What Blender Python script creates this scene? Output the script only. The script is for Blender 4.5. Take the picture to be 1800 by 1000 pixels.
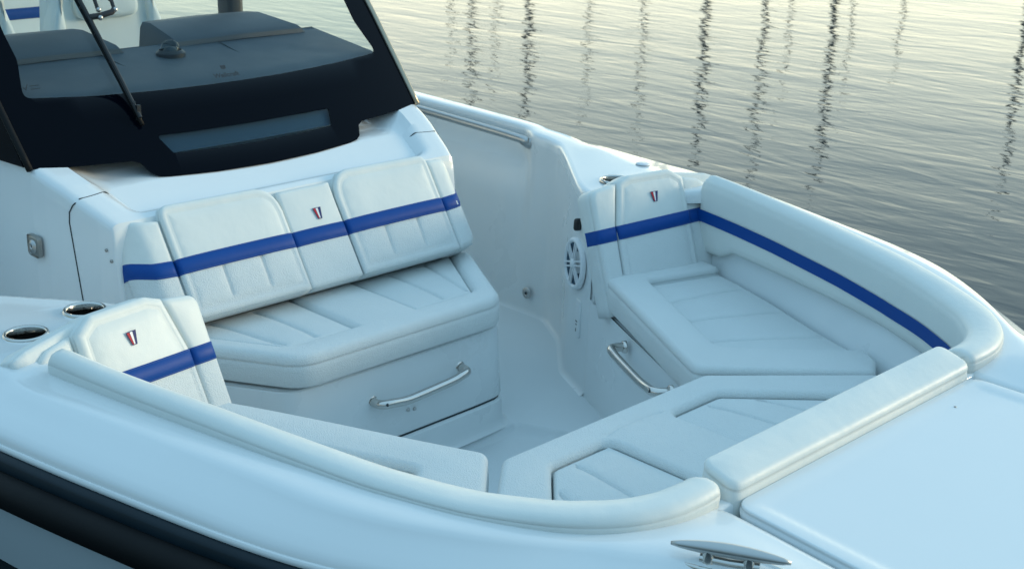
import bpy, bmesh, math, random
import numpy as np
from mathutils import Vector, Matrix
from mathutils.geometry import delaunay_2d_cdt

for o in list(bpy.data.objects): bpy.data.objects.remove(o)
SC = bpy.context.scene
COL = SC.collection
R = math.radians

# ------------------------------------------------------------------ camera
# axes: x towards the bow, y towards port, z up; z = 0 is the top of the seats
cam = bpy.data.cameras.new('camera'); cam_o = bpy.data.objects.new('camera', cam); COL.objects.link(cam_o)
Rt = (0.69743752, 0.71647572, 0.01560284); Dn = (0.24520453, -0.21811785, -0.94461598); Fw = (-0.67339116, 0.66263651, -0.32780666)
M = Matrix(((Rt[0], -Dn[0], -Fw[0], 3.0428405), (Rt[1], -Dn[1], -Fw[1], -2.54717605), (Rt[2], -Dn[2], -Fw[2], 1.52416262), (0, 0, 0, 1)))
cam_o.matrix_world = M
cam.sensor_width = 36; cam.lens = 48; cam.clip_start = 0.05; cam.clip_end = 3000
cam.dof.use_dof = True; cam.dof.focus_distance = 3.3; cam.dof.aperture_fstop = 11
SC.camera = cam_o

# ------------------------------------------------------------------ sky and sun
SUN_EL, SUN_AZ = 5.0, 62.0          # azimuth counted from +x towards +y
w = bpy.data.worlds.new('World'); SC.world = w; w.use_nodes = True
nt = w.node_tree; nt.nodes.clear()
out = nt.nodes.new('ShaderNodeOutputWorld'); bg = nt.nodes.new('ShaderNodeBackground')
sky = nt.nodes.new('ShaderNodeTexSky'); sky.sky_type = 'NISHITA'; sky.sun_disc = False
sky.sun_elevation = R(SUN_EL); sky.sun_rotation = R(90 - SUN_AZ); sky.air_density = 1.0; sky.dust_density = 1.6; sky.ozone_density = 2.0
# the evening sky: warm and pale above the far shore, cool and dim overhead and behind; the sky texture adds its own glow
tcw = nt.nodes.new('ShaderNodeTexCoord'); sep = nt.nodes.new('ShaderNodeSeparateXYZ'); nt.links.new(tcw.outputs['Generated'], sep.inputs[0])
def wramp(stops):
    r = nt.nodes.new('ShaderNodeValToRGB'); nt.links.new(sep.outputs[2], r.inputs[0]); e = r.color_ramp.elements
    while len(e) < len(stops): e.new(.5)
    for el, (p, c) in zip(e, stops): el.position = p; el.color = (*c, 1)
    return r
warm = wramp([(0, (1.02, .97, .72)), (.10, (.98, .94, .72)), (.18, (.67, .71, .61)), (.28, (.37, .455, .465)), (.42, (.27, .375, .44)), (.7, (.21, .35, .455)), (1, (.21, .358, .465))])
cool = wramp([(0, (.07, .11, .15)), (.2, (.09, .15, .21)), (.5, (.15, .26, .35)), (.8, (.19, .325, .43)), (1, (.21, .358, .465))])
dt = nt.nodes.new('ShaderNodeVectorMath'); dt.operation = 'DOT_PRODUCT'; dt.inputs[1].default_value = (math.cos(R(108)), math.sin(R(108)), 0); nt.links.new(tcw.outputs['Generated'], dt.inputs[0])
mr = nt.nodes.new('ShaderNodeMapRange'); mr.inputs[1].default_value = -.5; mr.inputs[2].default_value = .85; mr.interpolation_type = 'SMOOTHSTEP'; nt.links.new(dt.outputs['Value'], mr.inputs[0])
mx = nt.nodes.new('ShaderNodeMix'); mx.data_type = 'RGBA'; nt.links.new(mr.outputs[0], mx.inputs[0]); nt.links.new(cool.outputs[0], mx.inputs[6]); nt.links.new(warm.outputs[0], mx.inputs[7])
bg.inputs[1].default_value = 0.05
mul = nt.nodes.new('ShaderNodeMix'); mul.data_type = 'RGBA'; mul.blend_type = 'MULTIPLY'; mul.inputs[0].default_value = 1; mul.inputs[7].default_value = (.80, 1.0, .98, 1)
nt.links.new(sky.outputs[0], mul.inputs[6]); nt.links.new(mul.outputs[2], bg.inputs[0])
bg2 = nt.nodes.new('ShaderNodeBackground'); bg2.inputs[1].default_value = 1.0; nt.links.new(mx.outputs[2], bg2.inputs[0])
add = nt.nodes.new('ShaderNodeAddShader'); nt.links.new(bg.outputs[0], add.inputs[0]); nt.links.new(bg2.outputs[0], add.inputs[1]); nt.links.new(add.outputs[0], out.inputs[0])
sun = bpy.data.lights.new('sun', 'SUN'); sun.energy = 0.75; sun.angle = R(16); sun.color = (1.0, 0.86, 0.66)
sun_o = bpy.data.objects.new('sun', sun); COL.objects.link(sun_o)
sd = Vector((math.cos(R(SUN_EL + 6)) * math.cos(R(SUN_AZ)), math.cos(R(SUN_EL + 6)) * math.sin(R(SUN_AZ)), math.sin(R(SUN_EL + 6))))
sun_o.rotation_euler = sd.to_track_quat('Z', 'Y').to_euler(); sun_o.location = (0, 0, 20)
SC.view_settings.view_transform = 'Standard'; SC.view_settings.look = 'None'
SC.view_settings.exposure = 1.08; SC.view_settings.gamma = 1
SC.render.engine = 'CYCLES'

WATER_Z = -1.10

# ------------------------------------------------------------------ materials
def mat(name, col, rough=0.5, metal=0.0, coat=0.0, bump=None, var=0.0, trans=0.0, ior=1.45, vscale=6, sheen=0.0):
    m = bpy.data.materials.new(name); m.use_nodes = True
    t = m.node_tree; b = t.nodes['Principled BSDF']
    b.inputs['Base Color'].default_value = (*col, 1); b.inputs['Roughness'].default_value = rough
    b.inputs['Metallic'].default_value = metal; b.inputs['Coat Weight'].default_value = coat
    b.inputs['Coat Roughness'].default_value = 0.06
    b.inputs['Transmission Weight'].default_value = trans; b.inputs['IOR'].default_value = ior
    b.inputs['Sheen Weight'].default_value = sheen
    tc = t.nodes.new('ShaderNodeTexCoord')
    if var:
        n = t.nodes.new('ShaderNodeTexNoise'); n.inputs['Scale'].default_value = vscale; n.inputs['Detail'].default_value = 6
        t.links.new(tc.outputs['Object'], n.inputs['Vector'])
        mx = t.nodes.new('ShaderNodeMix'); mx.data_type = 'RGBA'
        mx.inputs[6].default_value = (*[c * (1 - var) for c in col], 1); mx.inputs[7].default_value = (*[min(1, c * (1 + var * .5)) for c in col], 1)
        t.links.new(n.outputs[0], mx.inputs[0]); t.links.new(mx.outputs[2], b.inputs['Base Color'])
        mr = t.nodes.new('ShaderNodeMapRange'); mr.inputs[3].default_value = rough * .8; mr.inputs[4].default_value = min(1, rough * 1.25)
        t.links.new(n.outputs[0], mr.inputs[0]); t.links.new(mr.outputs[0], b.inputs['Roughness'])
    prev = None
    for (kind, scale, strength, dist) in (bump or []):
        if kind == 'noise':
            n = t.nodes.new('ShaderNodeTexNoise'); n.inputs['Detail'].default_value = 3
        elif kind == 'weave':
            n = t.nodes.new('ShaderNodeTexBrick'); n.offset = .5
            n.inputs['Color1'].default_value = (1, 1, 1, 1); n.inputs['Color2'].default_value = (.6, .6, .6, 1)
            n.inputs['Mortar'].default_value = (0, 0, 0, 1); n.inputs['Mortar Size'].default_value = .09; n.inputs['Mortar Smooth'].default_value = 1
        else:
            n = t.nodes.new('ShaderNodeTexVoronoi')
        n.inputs['Scale'].default_value = scale
        t.links.new(tc.outputs['Object'], n.inputs['Vector'])
        bp = t.nodes.new('ShaderNodeBump'); bp.inputs['Strength'].default_value = strength; bp.inputs['Distance'].default_value = dist
        t.links.new(n.outputs[0], bp.inputs['Height'])
        if prev: t.links.new(prev.outputs[0], bp.inputs['Normal'])
        prev = bp
    if prev: t.links.new(prev.outputs[0], b.inputs['Normal'])
    return m

GEL = mat('white_gelcoat', (0.75, 0.775, 0.775), 0.15, coat=0.5, var=0.03, vscale=3, bump=[('noise', 2.2, 0.10, 0.02)])
GELS = mat('moulded_liner_gelcoat', (0.69, 0.725, 0.73), 0.28, coat=0.2, var=0.03, vscale=4, bump=[('noise', 3, 0.12, 0.02)])
FLOOR = mat('nonskid_gelcoat', (0.66, 0.70, 0.71), 0.5, var=0.05, vscale=5, bump=[('voronoi', 320, 0.25, 0.002)])
VINYL = mat('cream_vinyl', (0.71, 0.735, 0.705), 0.42, var=0.04, vscale=5, bump=[('noise', 7, 0.30, 0.016), ('noise', 34, 0.15, 0.003), ('voronoi', 420, 0.20, 0.0012)])
WEAVE = mat('woven_vinyl', (0.65, 0.69, 0.685), 0.6, var=0.05, vscale=7, bump=[('noise', 8, 0.30, 0.016), ('noise', 40, 0.12, 0.003), ('voronoi', 300, 0.6, 0.0022)], sheen=.1)
BLUE = mat('blue_vinyl_stripe', (0.0, 0.056, 0.27), 0.5, var=0.05, bump=[('noise', 12, 0.15, 0.01), ('voronoi', 800, 0.1, 0.0008)])
THREAD = mat('stitching', (0.45, 0.48, 0.47), 0.7)
STEEL = mat('polished_steel', (0.62, 0.60, 0.57), 0.12, metal=1.0, var=0.05, vscale=20)
STEELB = mat('brushed_steel', (0.50, 0.50, 0.49), 0.32, metal=1.0, var=0.08, vscale=30)
DARKIN = mat('cup_inside', (0.10, 0.085, 0.075), 0.25, metal=.9)
BLACK = mat('black_rubber', (0.003, 0.004, 0.005), 0.6, var=.2, bump=[('noise', 18, .2, .004)])
RUBT = mat('rub_rail_insert', (0.006, 0.016, 0.024), 0.35, var=.25, vscale=14)
BLKG = mat('black_glass_frit', (0.001, 0.002, 0.005), 0.08)
BLKG.node_tree.nodes['Principled BSDF'].inputs['Specular IOR Level'].default_value = .07
PLB = mat('black_plastic', (0.015, 0.016, 0.018), 0.35)
GREY = mat('dash_grey', (0.060, 0.078, 0.095), 0.55, var=.06, vscale=9, bump=[('voronoi', 500, .25, .001)])
GREYD = mat('dash_hood', (0.042, 0.056, 0.070), 0.42, var=.08, vscale=6, bump=[('voronoi', 500, .25, .001)])
GAP = mat('dark_gap', (0.03, 0.04, 0.045), 0.8)
GREYG = mat('gap_shade_grey', (0.45, 0.46, 0.45), 0.7)
HULLD = mat('dark_lower_hull', (0.006, 0.016, 0.026), 0.2, coat=.5)  # lower hull, much darker than the band above it
HULLW = mat('hull_white', (0.46, 0.52, 0.55), 0.25, coat=.4)
RED = mat('emblem_red', (0.45, 0.010, 0.02), 0.6)
NAVY = mat('emblem_navy', (0.006, 0.02, 0.12), 0.6)
WHT = mat('emblem_white', (0.8, 0.8, 0.8), 0.35)
SPK = mat('speaker_plastic', (0.70, 0.73, 0.75), 0.35)
SPC = mat('speaker_cone', (0.03, 0.07, 0.11), 0.5)
LATCHM = mat('latch_metal', (0.36, 0.35, 0.33), 0.35, metal=.9)

def glass(name, tint, rough=0.0, mixd=0.0):
    m = bpy.data.materials.new(name); m.use_nodes = True
    t = m.node_tree; t.nodes.clear()
    o = t.nodes.new('ShaderNodeOutputMaterial'); tr = t.nodes.new('ShaderNodeBsdfTransparent'); tr.inputs[0].default_value = (*tint, 1)
    gl = t.nodes.new('ShaderNodeBsdfGlossy'); gl.inputs['Roughness'].default_value = rough + .01
    lw = t.nodes.new('ShaderNodeLayerWeight'); lw.inputs[0].default_value = .5
    pw = t.nodes.new('ShaderNodeMath'); pw.operation = 'POWER'; pw.inputs[1].default_value = 4.5; t.links.new(lw.outputs['Facing'], pw.inputs[0])
    fr = t.nodes.new('ShaderNodeMath'); fr.operation = 'MULTIPLY_ADD'; fr.inputs[1].default_value = .6; fr.inputs[2].default_value = .012; t.links.new(pw.outputs[0], fr.inputs[0])
    mx = t.nodes.new('ShaderNodeMixShader')
    t.links.new(fr.outputs[0], mx.inputs[0]); t.links.new(tr.outputs[0], mx.inputs[1]); t.links.new(gl.outputs[0], mx.inputs[2])
    t.links.new(mx.outputs[0], o.inputs[0]); return m
CLEAR = glass('windshield_glass', (0.84, 0.90, 0.92))
SMOKE = glass('smoked_glass', (0.70, 0.82, 0.88))
DOME = glass('compass_dome_glass', (0.75, 0.8, 0.8))

# ------------------------------------------------------------------ helpers
def tag(o, label=None, cat=None, group=None, kind=None):
    if label: o['label'] = label
    if cat: o['category'] = cat
    if group: o['group'] = group
    if kind: o['kind'] = kind
    return o

def empty(name, loc=(0, 0, 0), label=None, cat=None, group=None):
    o = bpy.data.objects.new(name, None); COL.objects.link(o); o.location = loc; o.empty_display_size = .05
    tag(o, label, cat, group); return o

def mobj(name, verts, faces, m, parent=None, smooth=True, mats=None, mi=None, recalc=True, angle=None):
    me = bpy.data.meshes.new(name)
    me.from_pydata([tuple(map(float, v)) for v in verts], [], [tuple(int(i) for i in f) for f in faces])
    for mm in (mats or [m]): me.materials.append(mm)
    if mi is not None: me.polygons.foreach_set('material_index', [int(i) for i in mi])
    if recalc:
        bm = bmesh.new(); bm.from_mesh(me); bmesh.ops.remove_doubles(bm, verts=bm.verts, dist=1e-5)
        bmesh.ops.recalc_face_normals(bm, faces=bm.faces); bm.to_mesh(me); bm.free()
    me.polygons.foreach_set('use_smooth', [smooth] * len(me.polygons))
    if angle and smooth: me.set_sharp_from_angle(angle=R(angle))
    o = bpy.data.objects.new(name, me); COL.objects.link(o)
    if parent is not None:
        o.parent = parent; o.matrix_parent_inverse = Matrix.Translation(-wloc(parent))
    return o

def wloc(o):
    v = Vector((0, 0, 0))
    # every Empty is translated only, and meshes keep world coordinates in their vertices
    if o.type == 'EMPTY': v = o.location.copy()
    return v

class MB:
    def __init__(s): s.v = []; s.f = []; s.m = []
    def add(s, v, f, k=0):
        n = len(s.v); s.v += [tuple(map(float, q)) for q in v]; s.f += [tuple(i + n for i in g) for g in f]; s.m += [k] * len(f); return s
    def build(s, name, mats, parent=None, smooth=True, angle=40):
        if not isinstance(mats, (list, tuple)): mats = [mats]
        return mobj(name, s.v, s.f, None, parent, smooth, mats=mats, mi=s.m if len(mats) > 1 else None, recalc=True, angle=angle) if len(mats) == 1 else _multi(name, s, mats, parent, smooth, angle)

def _multi(name, s, mats, parent, smooth, angle):
    me = bpy.data.meshes.new(name); me.from_pydata(s.v, [], s.f)
    for mm in mats: me.materials.append(mm)
    me.polygons.foreach_set('material_index', s.m)
    bm = bmesh.new(); bm.from_mesh(me); bmesh.ops.recalc_face_normals(bm, faces=bm.faces); bm.to_mesh(me); bm.free()
    me.polygons.foreach_set('use_smooth', [smooth] * len(me.polygons))
    if angle and smooth: me.set_sharp_from_angle(angle=R(angle))
    o = bpy.data.objects.new(name, me); COL.objects.link(o)
    if parent is not None:
        o.parent = parent; o.matrix_parent_inverse = Matrix.Translation(-wloc(parent))
    return o

def V3(*a): return np.array(a, float)
def unit(v): v = np.array(v, float); return v / (np.linalg.norm(v) + 1e-12)

def spline(pts, n=8, closed=False):
    P = [np.array(p, float) for p in pts]; N = len(P); res = []
    rng = range(N) if closed else range(N - 1)
    for i in rng:
        p1, p2 = P[i], P[(i + 1) % N]
        p0 = P[(i - 1) % N] if (closed or i > 0) else 2 * p1 - p2
        p3 = P[(i + 2) % N] if (closed or i < N - 2) else 2 * p2 - p1
        for k in range(n):
            t = k / n
            res.append(.5 * ((2 * p1) + (-p0 + p2) * t + (2 * p0 - 5 * p1 + 4 * p2 - p3) * t * t + (-p0 + 3 * p1 - 3 * p2 + p3) * t ** 3))
    if not closed: res.append(P[-1])
    return res

def fillet(poly, rad, seg=5, closed=True):
    P = [np.array(p, float) for p in poly]; N = len(P); res = []
    rad = list(rad) if hasattr(rad, '__len__') else [rad] * N
    for i in range(N):
        if not closed and i in (0, N - 1): res.append(P[i]); continue
        p, a, b = P[i], P[i - 1], P[(i + 1) % N]
        u, v = a - p, b - p; lu, lv = np.linalg.norm(u), np.linalg.norm(v); u /= lu; v /= lv
        c = np.clip(u @ v, -1, 1); th = math.acos(c)
        if th > math.pi - .03 or rad[i] <= 0: res.append(p); continue
        d = min(rad[i] / math.tan(th / 2), lu * .48, lv * .48)
        A, B = p + u * d, p + v * d
        for k in range(seg + 1):
            t = k / seg; res.append((1 - t) ** 2 * A + 2 * t * (1 - t) * (p * .82 + (A + B) * .09) + t * t * B)
    return res

def resample(poly, step, closed=True):
    res = []; N = len(poly)
    for i in range(N if closed else N - 1):
        a, b = np.array(poly[i]), np.array(poly[(i + 1) % N]); L = np.linalg.norm(b - a)
        if L < 1e-5: continue
        k = max(1, int(math.ceil(L / step)))
        for j in range(k): res.append(a + (b - a) * j / k)
    if not closed: res.append(np.array(poly[-1]))
    return res

def area(P): return .5 * sum(P[i][0] * P[(i + 1) % len(P)][1] - P[(i + 1) % len(P)][0] * P[i][1] for i in range(len(P)))

def segdist(Q, A, B):
    Q = np.asarray(Q, float); A = np.array(A, float); B = np.array(B, float)
    AB = B - A; t = np.clip(((Q - A) @ AB) / (AB @ AB + 1e-12), 0, 1)
    return np.linalg.norm(Q - (A + t[:, None] * AB), axis=1)

def polydist(Q, P):
    d = np.full(len(Q), 9.)
    for i in range(len(P)): d = np.minimum(d, segdist(Q, P[i], P[(i + 1) % len(P)]))
    return d

def inside(Q, P):
    Q = np.asarray(Q); r = np.zeros(len(Q), bool); n = len(P)
    for i in range(n):
        x1, y1 = P[i]; x2, y2 = P[(i + 1) % n]
        if y1 == y2: continue
        c = ((y1 > Q[:, 1]) != (y2 > Q[:, 1])) & (Q[:, 0] < (x2 - x1) * (Q[:, 1] - y1) / (y2 - y1) + x1)
        r ^= c
    return r

RNG = np.random.RandomState(5)
def wob(Q, amp, seed):
    r = np.random.RandomState(seed); z = np.zeros(len(Q))
    for k in range(7):
        a = r.rand() * 6.28; f = 9 + 28 * r.rand(); z += np.sin((Q[:, 0] * math.cos(a) + Q[:, 1] * math.sin(a)) * f + r.rand() * 6.28) / (1 + f / 14)
    return z * amp * .5

def pad(name, outline, T, m, mp, parent=None, rad=.03, r=.02, crown=.006, seams=(), sdep=.004, grid=.022, rb=.008, stretch=.05, seed=0, wobble=.0012, corner=None, zone=None, mats=None, stitch=False):
    """an upholstered pad: a rounded prism whose top swells between its seams; mp maps (u, v, w) to space"""
    cr_ = list(corner) if corner is not None else [rad] * len(outline)
    P = fillet(outline, [0 if c < .025 else max(c, r * 1.5 + .002, (r + .019 if stitch else 0)) for c in cr_])
    if area(P) < 0: P = P[::-1]
    P = resample(P, .03); P = [np.array(p) for i, p in enumerate(P) if np.linalg.norm(p - P[i - 1]) > 1e-4]
    N = len(P); A = np.array(P)
    prv, nxt = np.roll(A, 1, 0), np.roll(A, -1, 0)
    e1 = A - prv; e2 = nxt - A; e1 /= np.linalg.norm(e1, axis=1)[:, None]; e2 /= np.linalg.norm(e2, axis=1)[:, None]
    n1 = np.stack([-e1[:, 1], e1[:, 0]], 1); n2 = np.stack([-e2[:, 1], e2[:, 0]], 1)
    nn = n1 + n2; nn /= np.maximum(np.linalg.norm(nn, axis=1)[:, None], 1e-6); k = 1 / np.maximum((nn * n1).sum(1), .55); nn = nn * k[:, None]
    rings = [(rb, -T), (rb * .3, -T + rb * .3), (0, -T + rb)]
    h = T - rb - r
    for j in range(1, 3): rings.append((-.0025 * math.sin(math.pi * j / 3), -T + rb + h * j / 3))
    if h > .02: rings += [(0, -r - .0095), (.0032, -r - .006), (0, -r - .0025)]
    for j in range(6):
        t = j / 5 * math.pi / 2; rings.append((r * (1 - math.cos(t)), -r + r * math.sin(t)))
    if stitch: rings += [(r + .006, .0004), (r + .0085, -.0008), (r + .011, .0006), (r + .0135, -.0006), (r + .016, .0008)]
    uvw = []; faces = []
    for (d, wv) in rings:
        q = A + nn * d
        uvw += [(q[i, 0], q[i, 1], wv) for i in range(N)]
    nr = len(rings)
    for a in range(nr - 1):
        for i in range(N):
            j = (i + 1) % N; faces.append((a * N + i, a * N + j, (a + 1) * N + j, (a + 1) * N + i))
    faces.append(tuple(range(N))[::-1])
    top = A + nn * rings[-1][0]
    # interior points
    mn, mxx = top.min(0), top.max(0)
    xs = np.arange(mn[0], mxx[0], grid); ys = np.arange(mn[1], mxx[1], grid * .87)
    G = np.array([(x + (grid / 2 if j % 2 else 0), y) for j, y in enumerate(ys) for x in xs]).reshape(-1, 2)
    sp = []
    for s in seams:
        a, b = np.array(s[0], float), np.array(s[1], float); L = np.linalg.norm(b - a); dr = (b - a) / L; no = np.array([-dr[1], dr[0]])
        for t in np.arange(0, L + .001, .018):
            for o_ in (-.011, -.005, 0, .005, .011): sp.append(a + dr * t + no * o_)
    def sdist(Q):
        d = np.full(len(Q), 9.)
        for s in seams: d = np.minimum(d, segdist(Q, s[0], s[1]))
        return d
    if len(G):
        G = G[inside(G, top)]
        if len(G): G = G[polydist(G, top) > grid * .45]
        if len(sp) and len(G): G = G[sdist(G) > .018]
    pts = list(G)
    if sp:
        S = np.array(sp); S = S[inside(S, top)]
        if len(S): S = S[polydist(S, top) > .004]
        pts += list(S)
    allp = [Vector(p) for p in top] + [Vector(p) for p in pts]
    res = delaunay_2d_cdt(allp, [(i, (i + 1) % N) for i in range(N)], [], 1, 1e-6)
    vv, ff, ov = res[0], res[2], res[3]
    idx = []; Q = np.array([(v.x, v.y) for v in vv]); D = polydist(Q, top)
    W = (.0008 if stitch else 0) + crown * (1 - np.exp(-D / stretch)) + wob(Q, wobble, seed + 11) * np.clip(D / .03, 0, 1)
    if seams:
        ds = sdist(Q); W = W - np.minimum(1, D / .004) * (sdep * 1.7 * np.exp(-(ds / .0045) ** 2) + sdep * .9 * np.exp(-ds / .022))
    base = len(uvw)
    for i, v in enumerate(vv):
        o_ = [q for q in ov[i] if q < N]
        if o_: idx.append((nr - 1) * N + o_[0])
        else: idx.append(len(uvw)); uvw.append((Q[i, 0], Q[i, 1], W[i]))
    for f in ff:
        g = tuple(idx[i] for i in f)
        if len(set(g)) >= 3: faces.append(g)
    verts = [mp(*q) for q in uvw]
    mi = None
    if zone:
        mi = []
        for f in faces:
            c = np.mean([uvw[i] for i in f], axis=0); mi.append(zone(*c))
    me_o = mobj(name, verts, faces, m, parent, True, mats=mats, mi=mi, recalc=mi is None)
    if mi is not None:
        bm = bmesh.new(); bm.from_mesh(me_o.data); bmesh.ops.recalc_face_normals(bm, faces=bm.faces); bm.to_mesh(me_o.data); bm.free()
    return me_o

def sweep(name, path, prof, m, parent=None, closed_prof=True, caps=True, mats=None, angle=None, roundend=0.0, mifn=None):
    """path: list of (x, y); prof(i, s) -> list of (n, z): n is the distance to the left of the path"""
    P = [np.array(p, float) for p in path]; N = len(P); v = []; f = []; mi = []
    L = [0]
    for i in range(1, N): L.append(L[-1] + np.linalg.norm(P[i] - P[i - 1]))
    K = None
    for i in range(N):
        t = unit(P[min(i + 1, N - 1)] - P[max(i - 1, 0)]); no = np.array([-t[1], t[0]])
        pr = prof(i, L[i] / L[-1]); K = len(pr)
        if roundend:
            e = min(L[i], L[-1] - L[i]); q = 1.0
            if e < roundend: q = math.sqrt(max(0, 1 - (1 - e / roundend) ** 2)); 
            c = np.mean(pr, axis=0)
            sh = 1 - (1 - q) * .16
            pr = [(c[0] + (a - c[0]) * sh, c[1] + (b - c[1]) * sh) for a, b in pr]
        for (a, b) in pr: v.append((P[i][0] + no[0] * a, P[i][1] + no[1] * a, b))
    for i in range(N - 1):
        for k in range(K if closed_prof else K - 1):
            j = (k + 1) % K; f.append((i * K + k, i * K + j, (i + 1) * K + j, (i + 1) * K + k)); mi.append(mifn(k) if mifn else 0)
    if caps and closed_prof:
        f.append(tuple(range(K))[::-1]); f.append(tuple(range((N - 1) * K, N * K))); mi += [0, 0]
    if mats:
        s = MB(); s.v = [tuple(map(float, q)) for q in v]; s.f = f; s.m = mi; return _multi(name, s, mats, parent, True, angle)
    return mobj(name, v, f, m, parent, True, angle=angle)

def tube_geo(path, r, seg=14, caps=True):
    P = [np.array(p, float) for p in path]; N = len(P); v = []; f = []
    rr = r if hasattr(r, '__len__') else [r] * N
    t = unit(P[1] - P[0]); up = V3(0, 0, 1) if abs(t[2]) < .9 else V3(1, 0, 0); a = unit(np.cross(t, up))
    for i in range(N):
        t = unit(P[min(i + 1, N - 1)] - P[max(i - 1, 0)]); a = unit(a - t * (a @ t)); b = np.cross(t, a)
        for k in range(seg):
            q = 2 * math.pi * k / seg; v.append(P[i] + rr[i] * (math.cos(q) * a + math.sin(q) * b))
    for i in range(N - 1):
        for k in range(seg):
            j = (k + 1) % seg; f.append((i * seg + k, i * seg + j, (i + 1) * seg + j, (i + 1) * seg + k))
    if caps: f.append(tuple(range(seg))[::-1]); f.append(tuple(range((N - 1) * seg, N * seg)))
    return v, f

def lathe_geo(prof, o, ax=(0, 0, 1), seg=32, capb=True, capt=True):
    ax = unit(ax); up = V3(1, 0, 0) if abs(ax[0]) < .9 else V3(0, 1, 0); a = unit(np.cross(ax, up)); b = np.cross(ax, a); o = np.array(o, float)
    v = []; f = []
    for (r_, h) in prof:
        for k in range(seg):
            q = 2 * math.pi * k / seg; v.append(o + ax * h + max(r_, 1e-5) * (math.cos(q) * a + math.sin(q) * b))
    for i in range(len(prof) - 1):
        for k in range(seg):
            j = (k + 1) % seg; f.append((i * seg + k, i * seg + j, (i + 1) * seg + j, (i + 1) * seg + k))
    return v, f

def box_geo(c, ex, ey, ez, sx, sy, sz):
    c, ex, ey, ez = map(lambda q: np.array(q, float), (c, unit(ex), unit(ey), unit(ez))); v = []
    for a in (-1, 1):
        for b in (-1, 1):
            for d in (-1, 1): v.append(c + ex * sx / 2 * a + ey * sy / 2 * b + ez * sz / 2 * d)
    return v, [(0, 1, 3, 2), (4, 6, 7, 5), (0, 4, 5, 1), (2, 3, 7, 6), (0, 2, 6, 4), (1, 5, 7, 3)]

def bevel_obj(o, w_, seg=3):
    bm = bmesh.new(); bm.from_mesh(o.data)
    bmesh.ops.bevel(bm, geom=[e for e in bm.edges if len(e.link_faces) == 2 and e.calc_face_angle(0) > .5], offset=w_, segments=seg, affect='EDGES', profile=.5)
    bm.to_mesh(o.data); bm.free()
    o.data.polygons.foreach_set('use_smooth', [True] * len(o.data.polygons)); o.data.set_sharp_from_angle(angle=R(40)); return o

def smooth01(t): t = min(1, max(0, t)); return t * t * (3 - 2 * t)
def interp(x, xs, ys): return float(np.interp(x, xs, ys))


for m_ in (BLACK, RUBT): m_.node_tree.nodes['Principled BSDF'].inputs['Specular IOR Level'].default_value = .25
BLUE.node_tree.nodes['Principled BSDF'].inputs['Specular IOR Level'].default_value = .3

# ------------------------------------------------------------------ the setting: water, and the masts whose reflections it shows
def make_water():
    m = bpy.data.materials.new('harbour_water'); m.use_nodes = True
    t = m.node_tree; b = t.nodes['Principled BSDF']
    b.inputs['Base Color'].default_value = (0.012, 0.022, 0.024, 1); b.inputs['Roughness'].default_value = 0.03; b.inputs['IOR'].default_value = 1.333
    b.inputs['Specular IOR Level'].default_value = 0.5
    tc = t.nodes.new('ShaderNodeTexCoord')
    prev = None
    #       rot, sx, sy, scale, detail, distance
    for rot, sx, sy, sc, det, dist, kind in ((-45, 1.0, .38, 0.6, 2, .018, 'n'), (-38, 1.0, .36, 3.2, 3, .0088, 'n'), (-52, 1, .32, 9.0, 3, .0026, 'n')):
        mp = t.nodes.new('ShaderNodeMapping'); mp.inputs['Rotation'].default_value = (0, 0, R(rot)); mp.inputs['Scale'].default_value = (sy, sx, 1)
        # long axis of the ripples lies across the line of sight
        n = t.nodes.new('ShaderNodeTexNoise'); n.inputs['Scale'].default_value = sc; n.inputs['Detail'].default_value = det; n.inputs['Roughness'].default_value = .45
        n.inputs['Distortion'].default_value = .6
        t.links.new(tc.outputs['Object'], mp.inputs[0]); t.links.new(mp.outputs[0], n.inputs['Vector'])
        bp = t.nodes.new('ShaderNodeBump'); bp.inputs['Strength'].default_value = 1; bp.inputs['Distance'].default_value = dist
        t.links.new(n.outputs[0], bp.inputs['Height'])
        if prev: t.links.new(prev.outputs[0], bp.inputs['Normal'])
        prev = bp
    t.links.new(prev.outputs[0], b.inputs['Normal'])
    o = mobj('water', [(-1500, -1500, WATER_Z), (1500, -1500, WATER_Z), (1500, 1500, WATER_Z), (-1500, 1500, WATER_Z)], [(0, 1, 2, 3)], m, smooth=False)
    tag(o, kind='structure'); return o
make_water()

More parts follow.
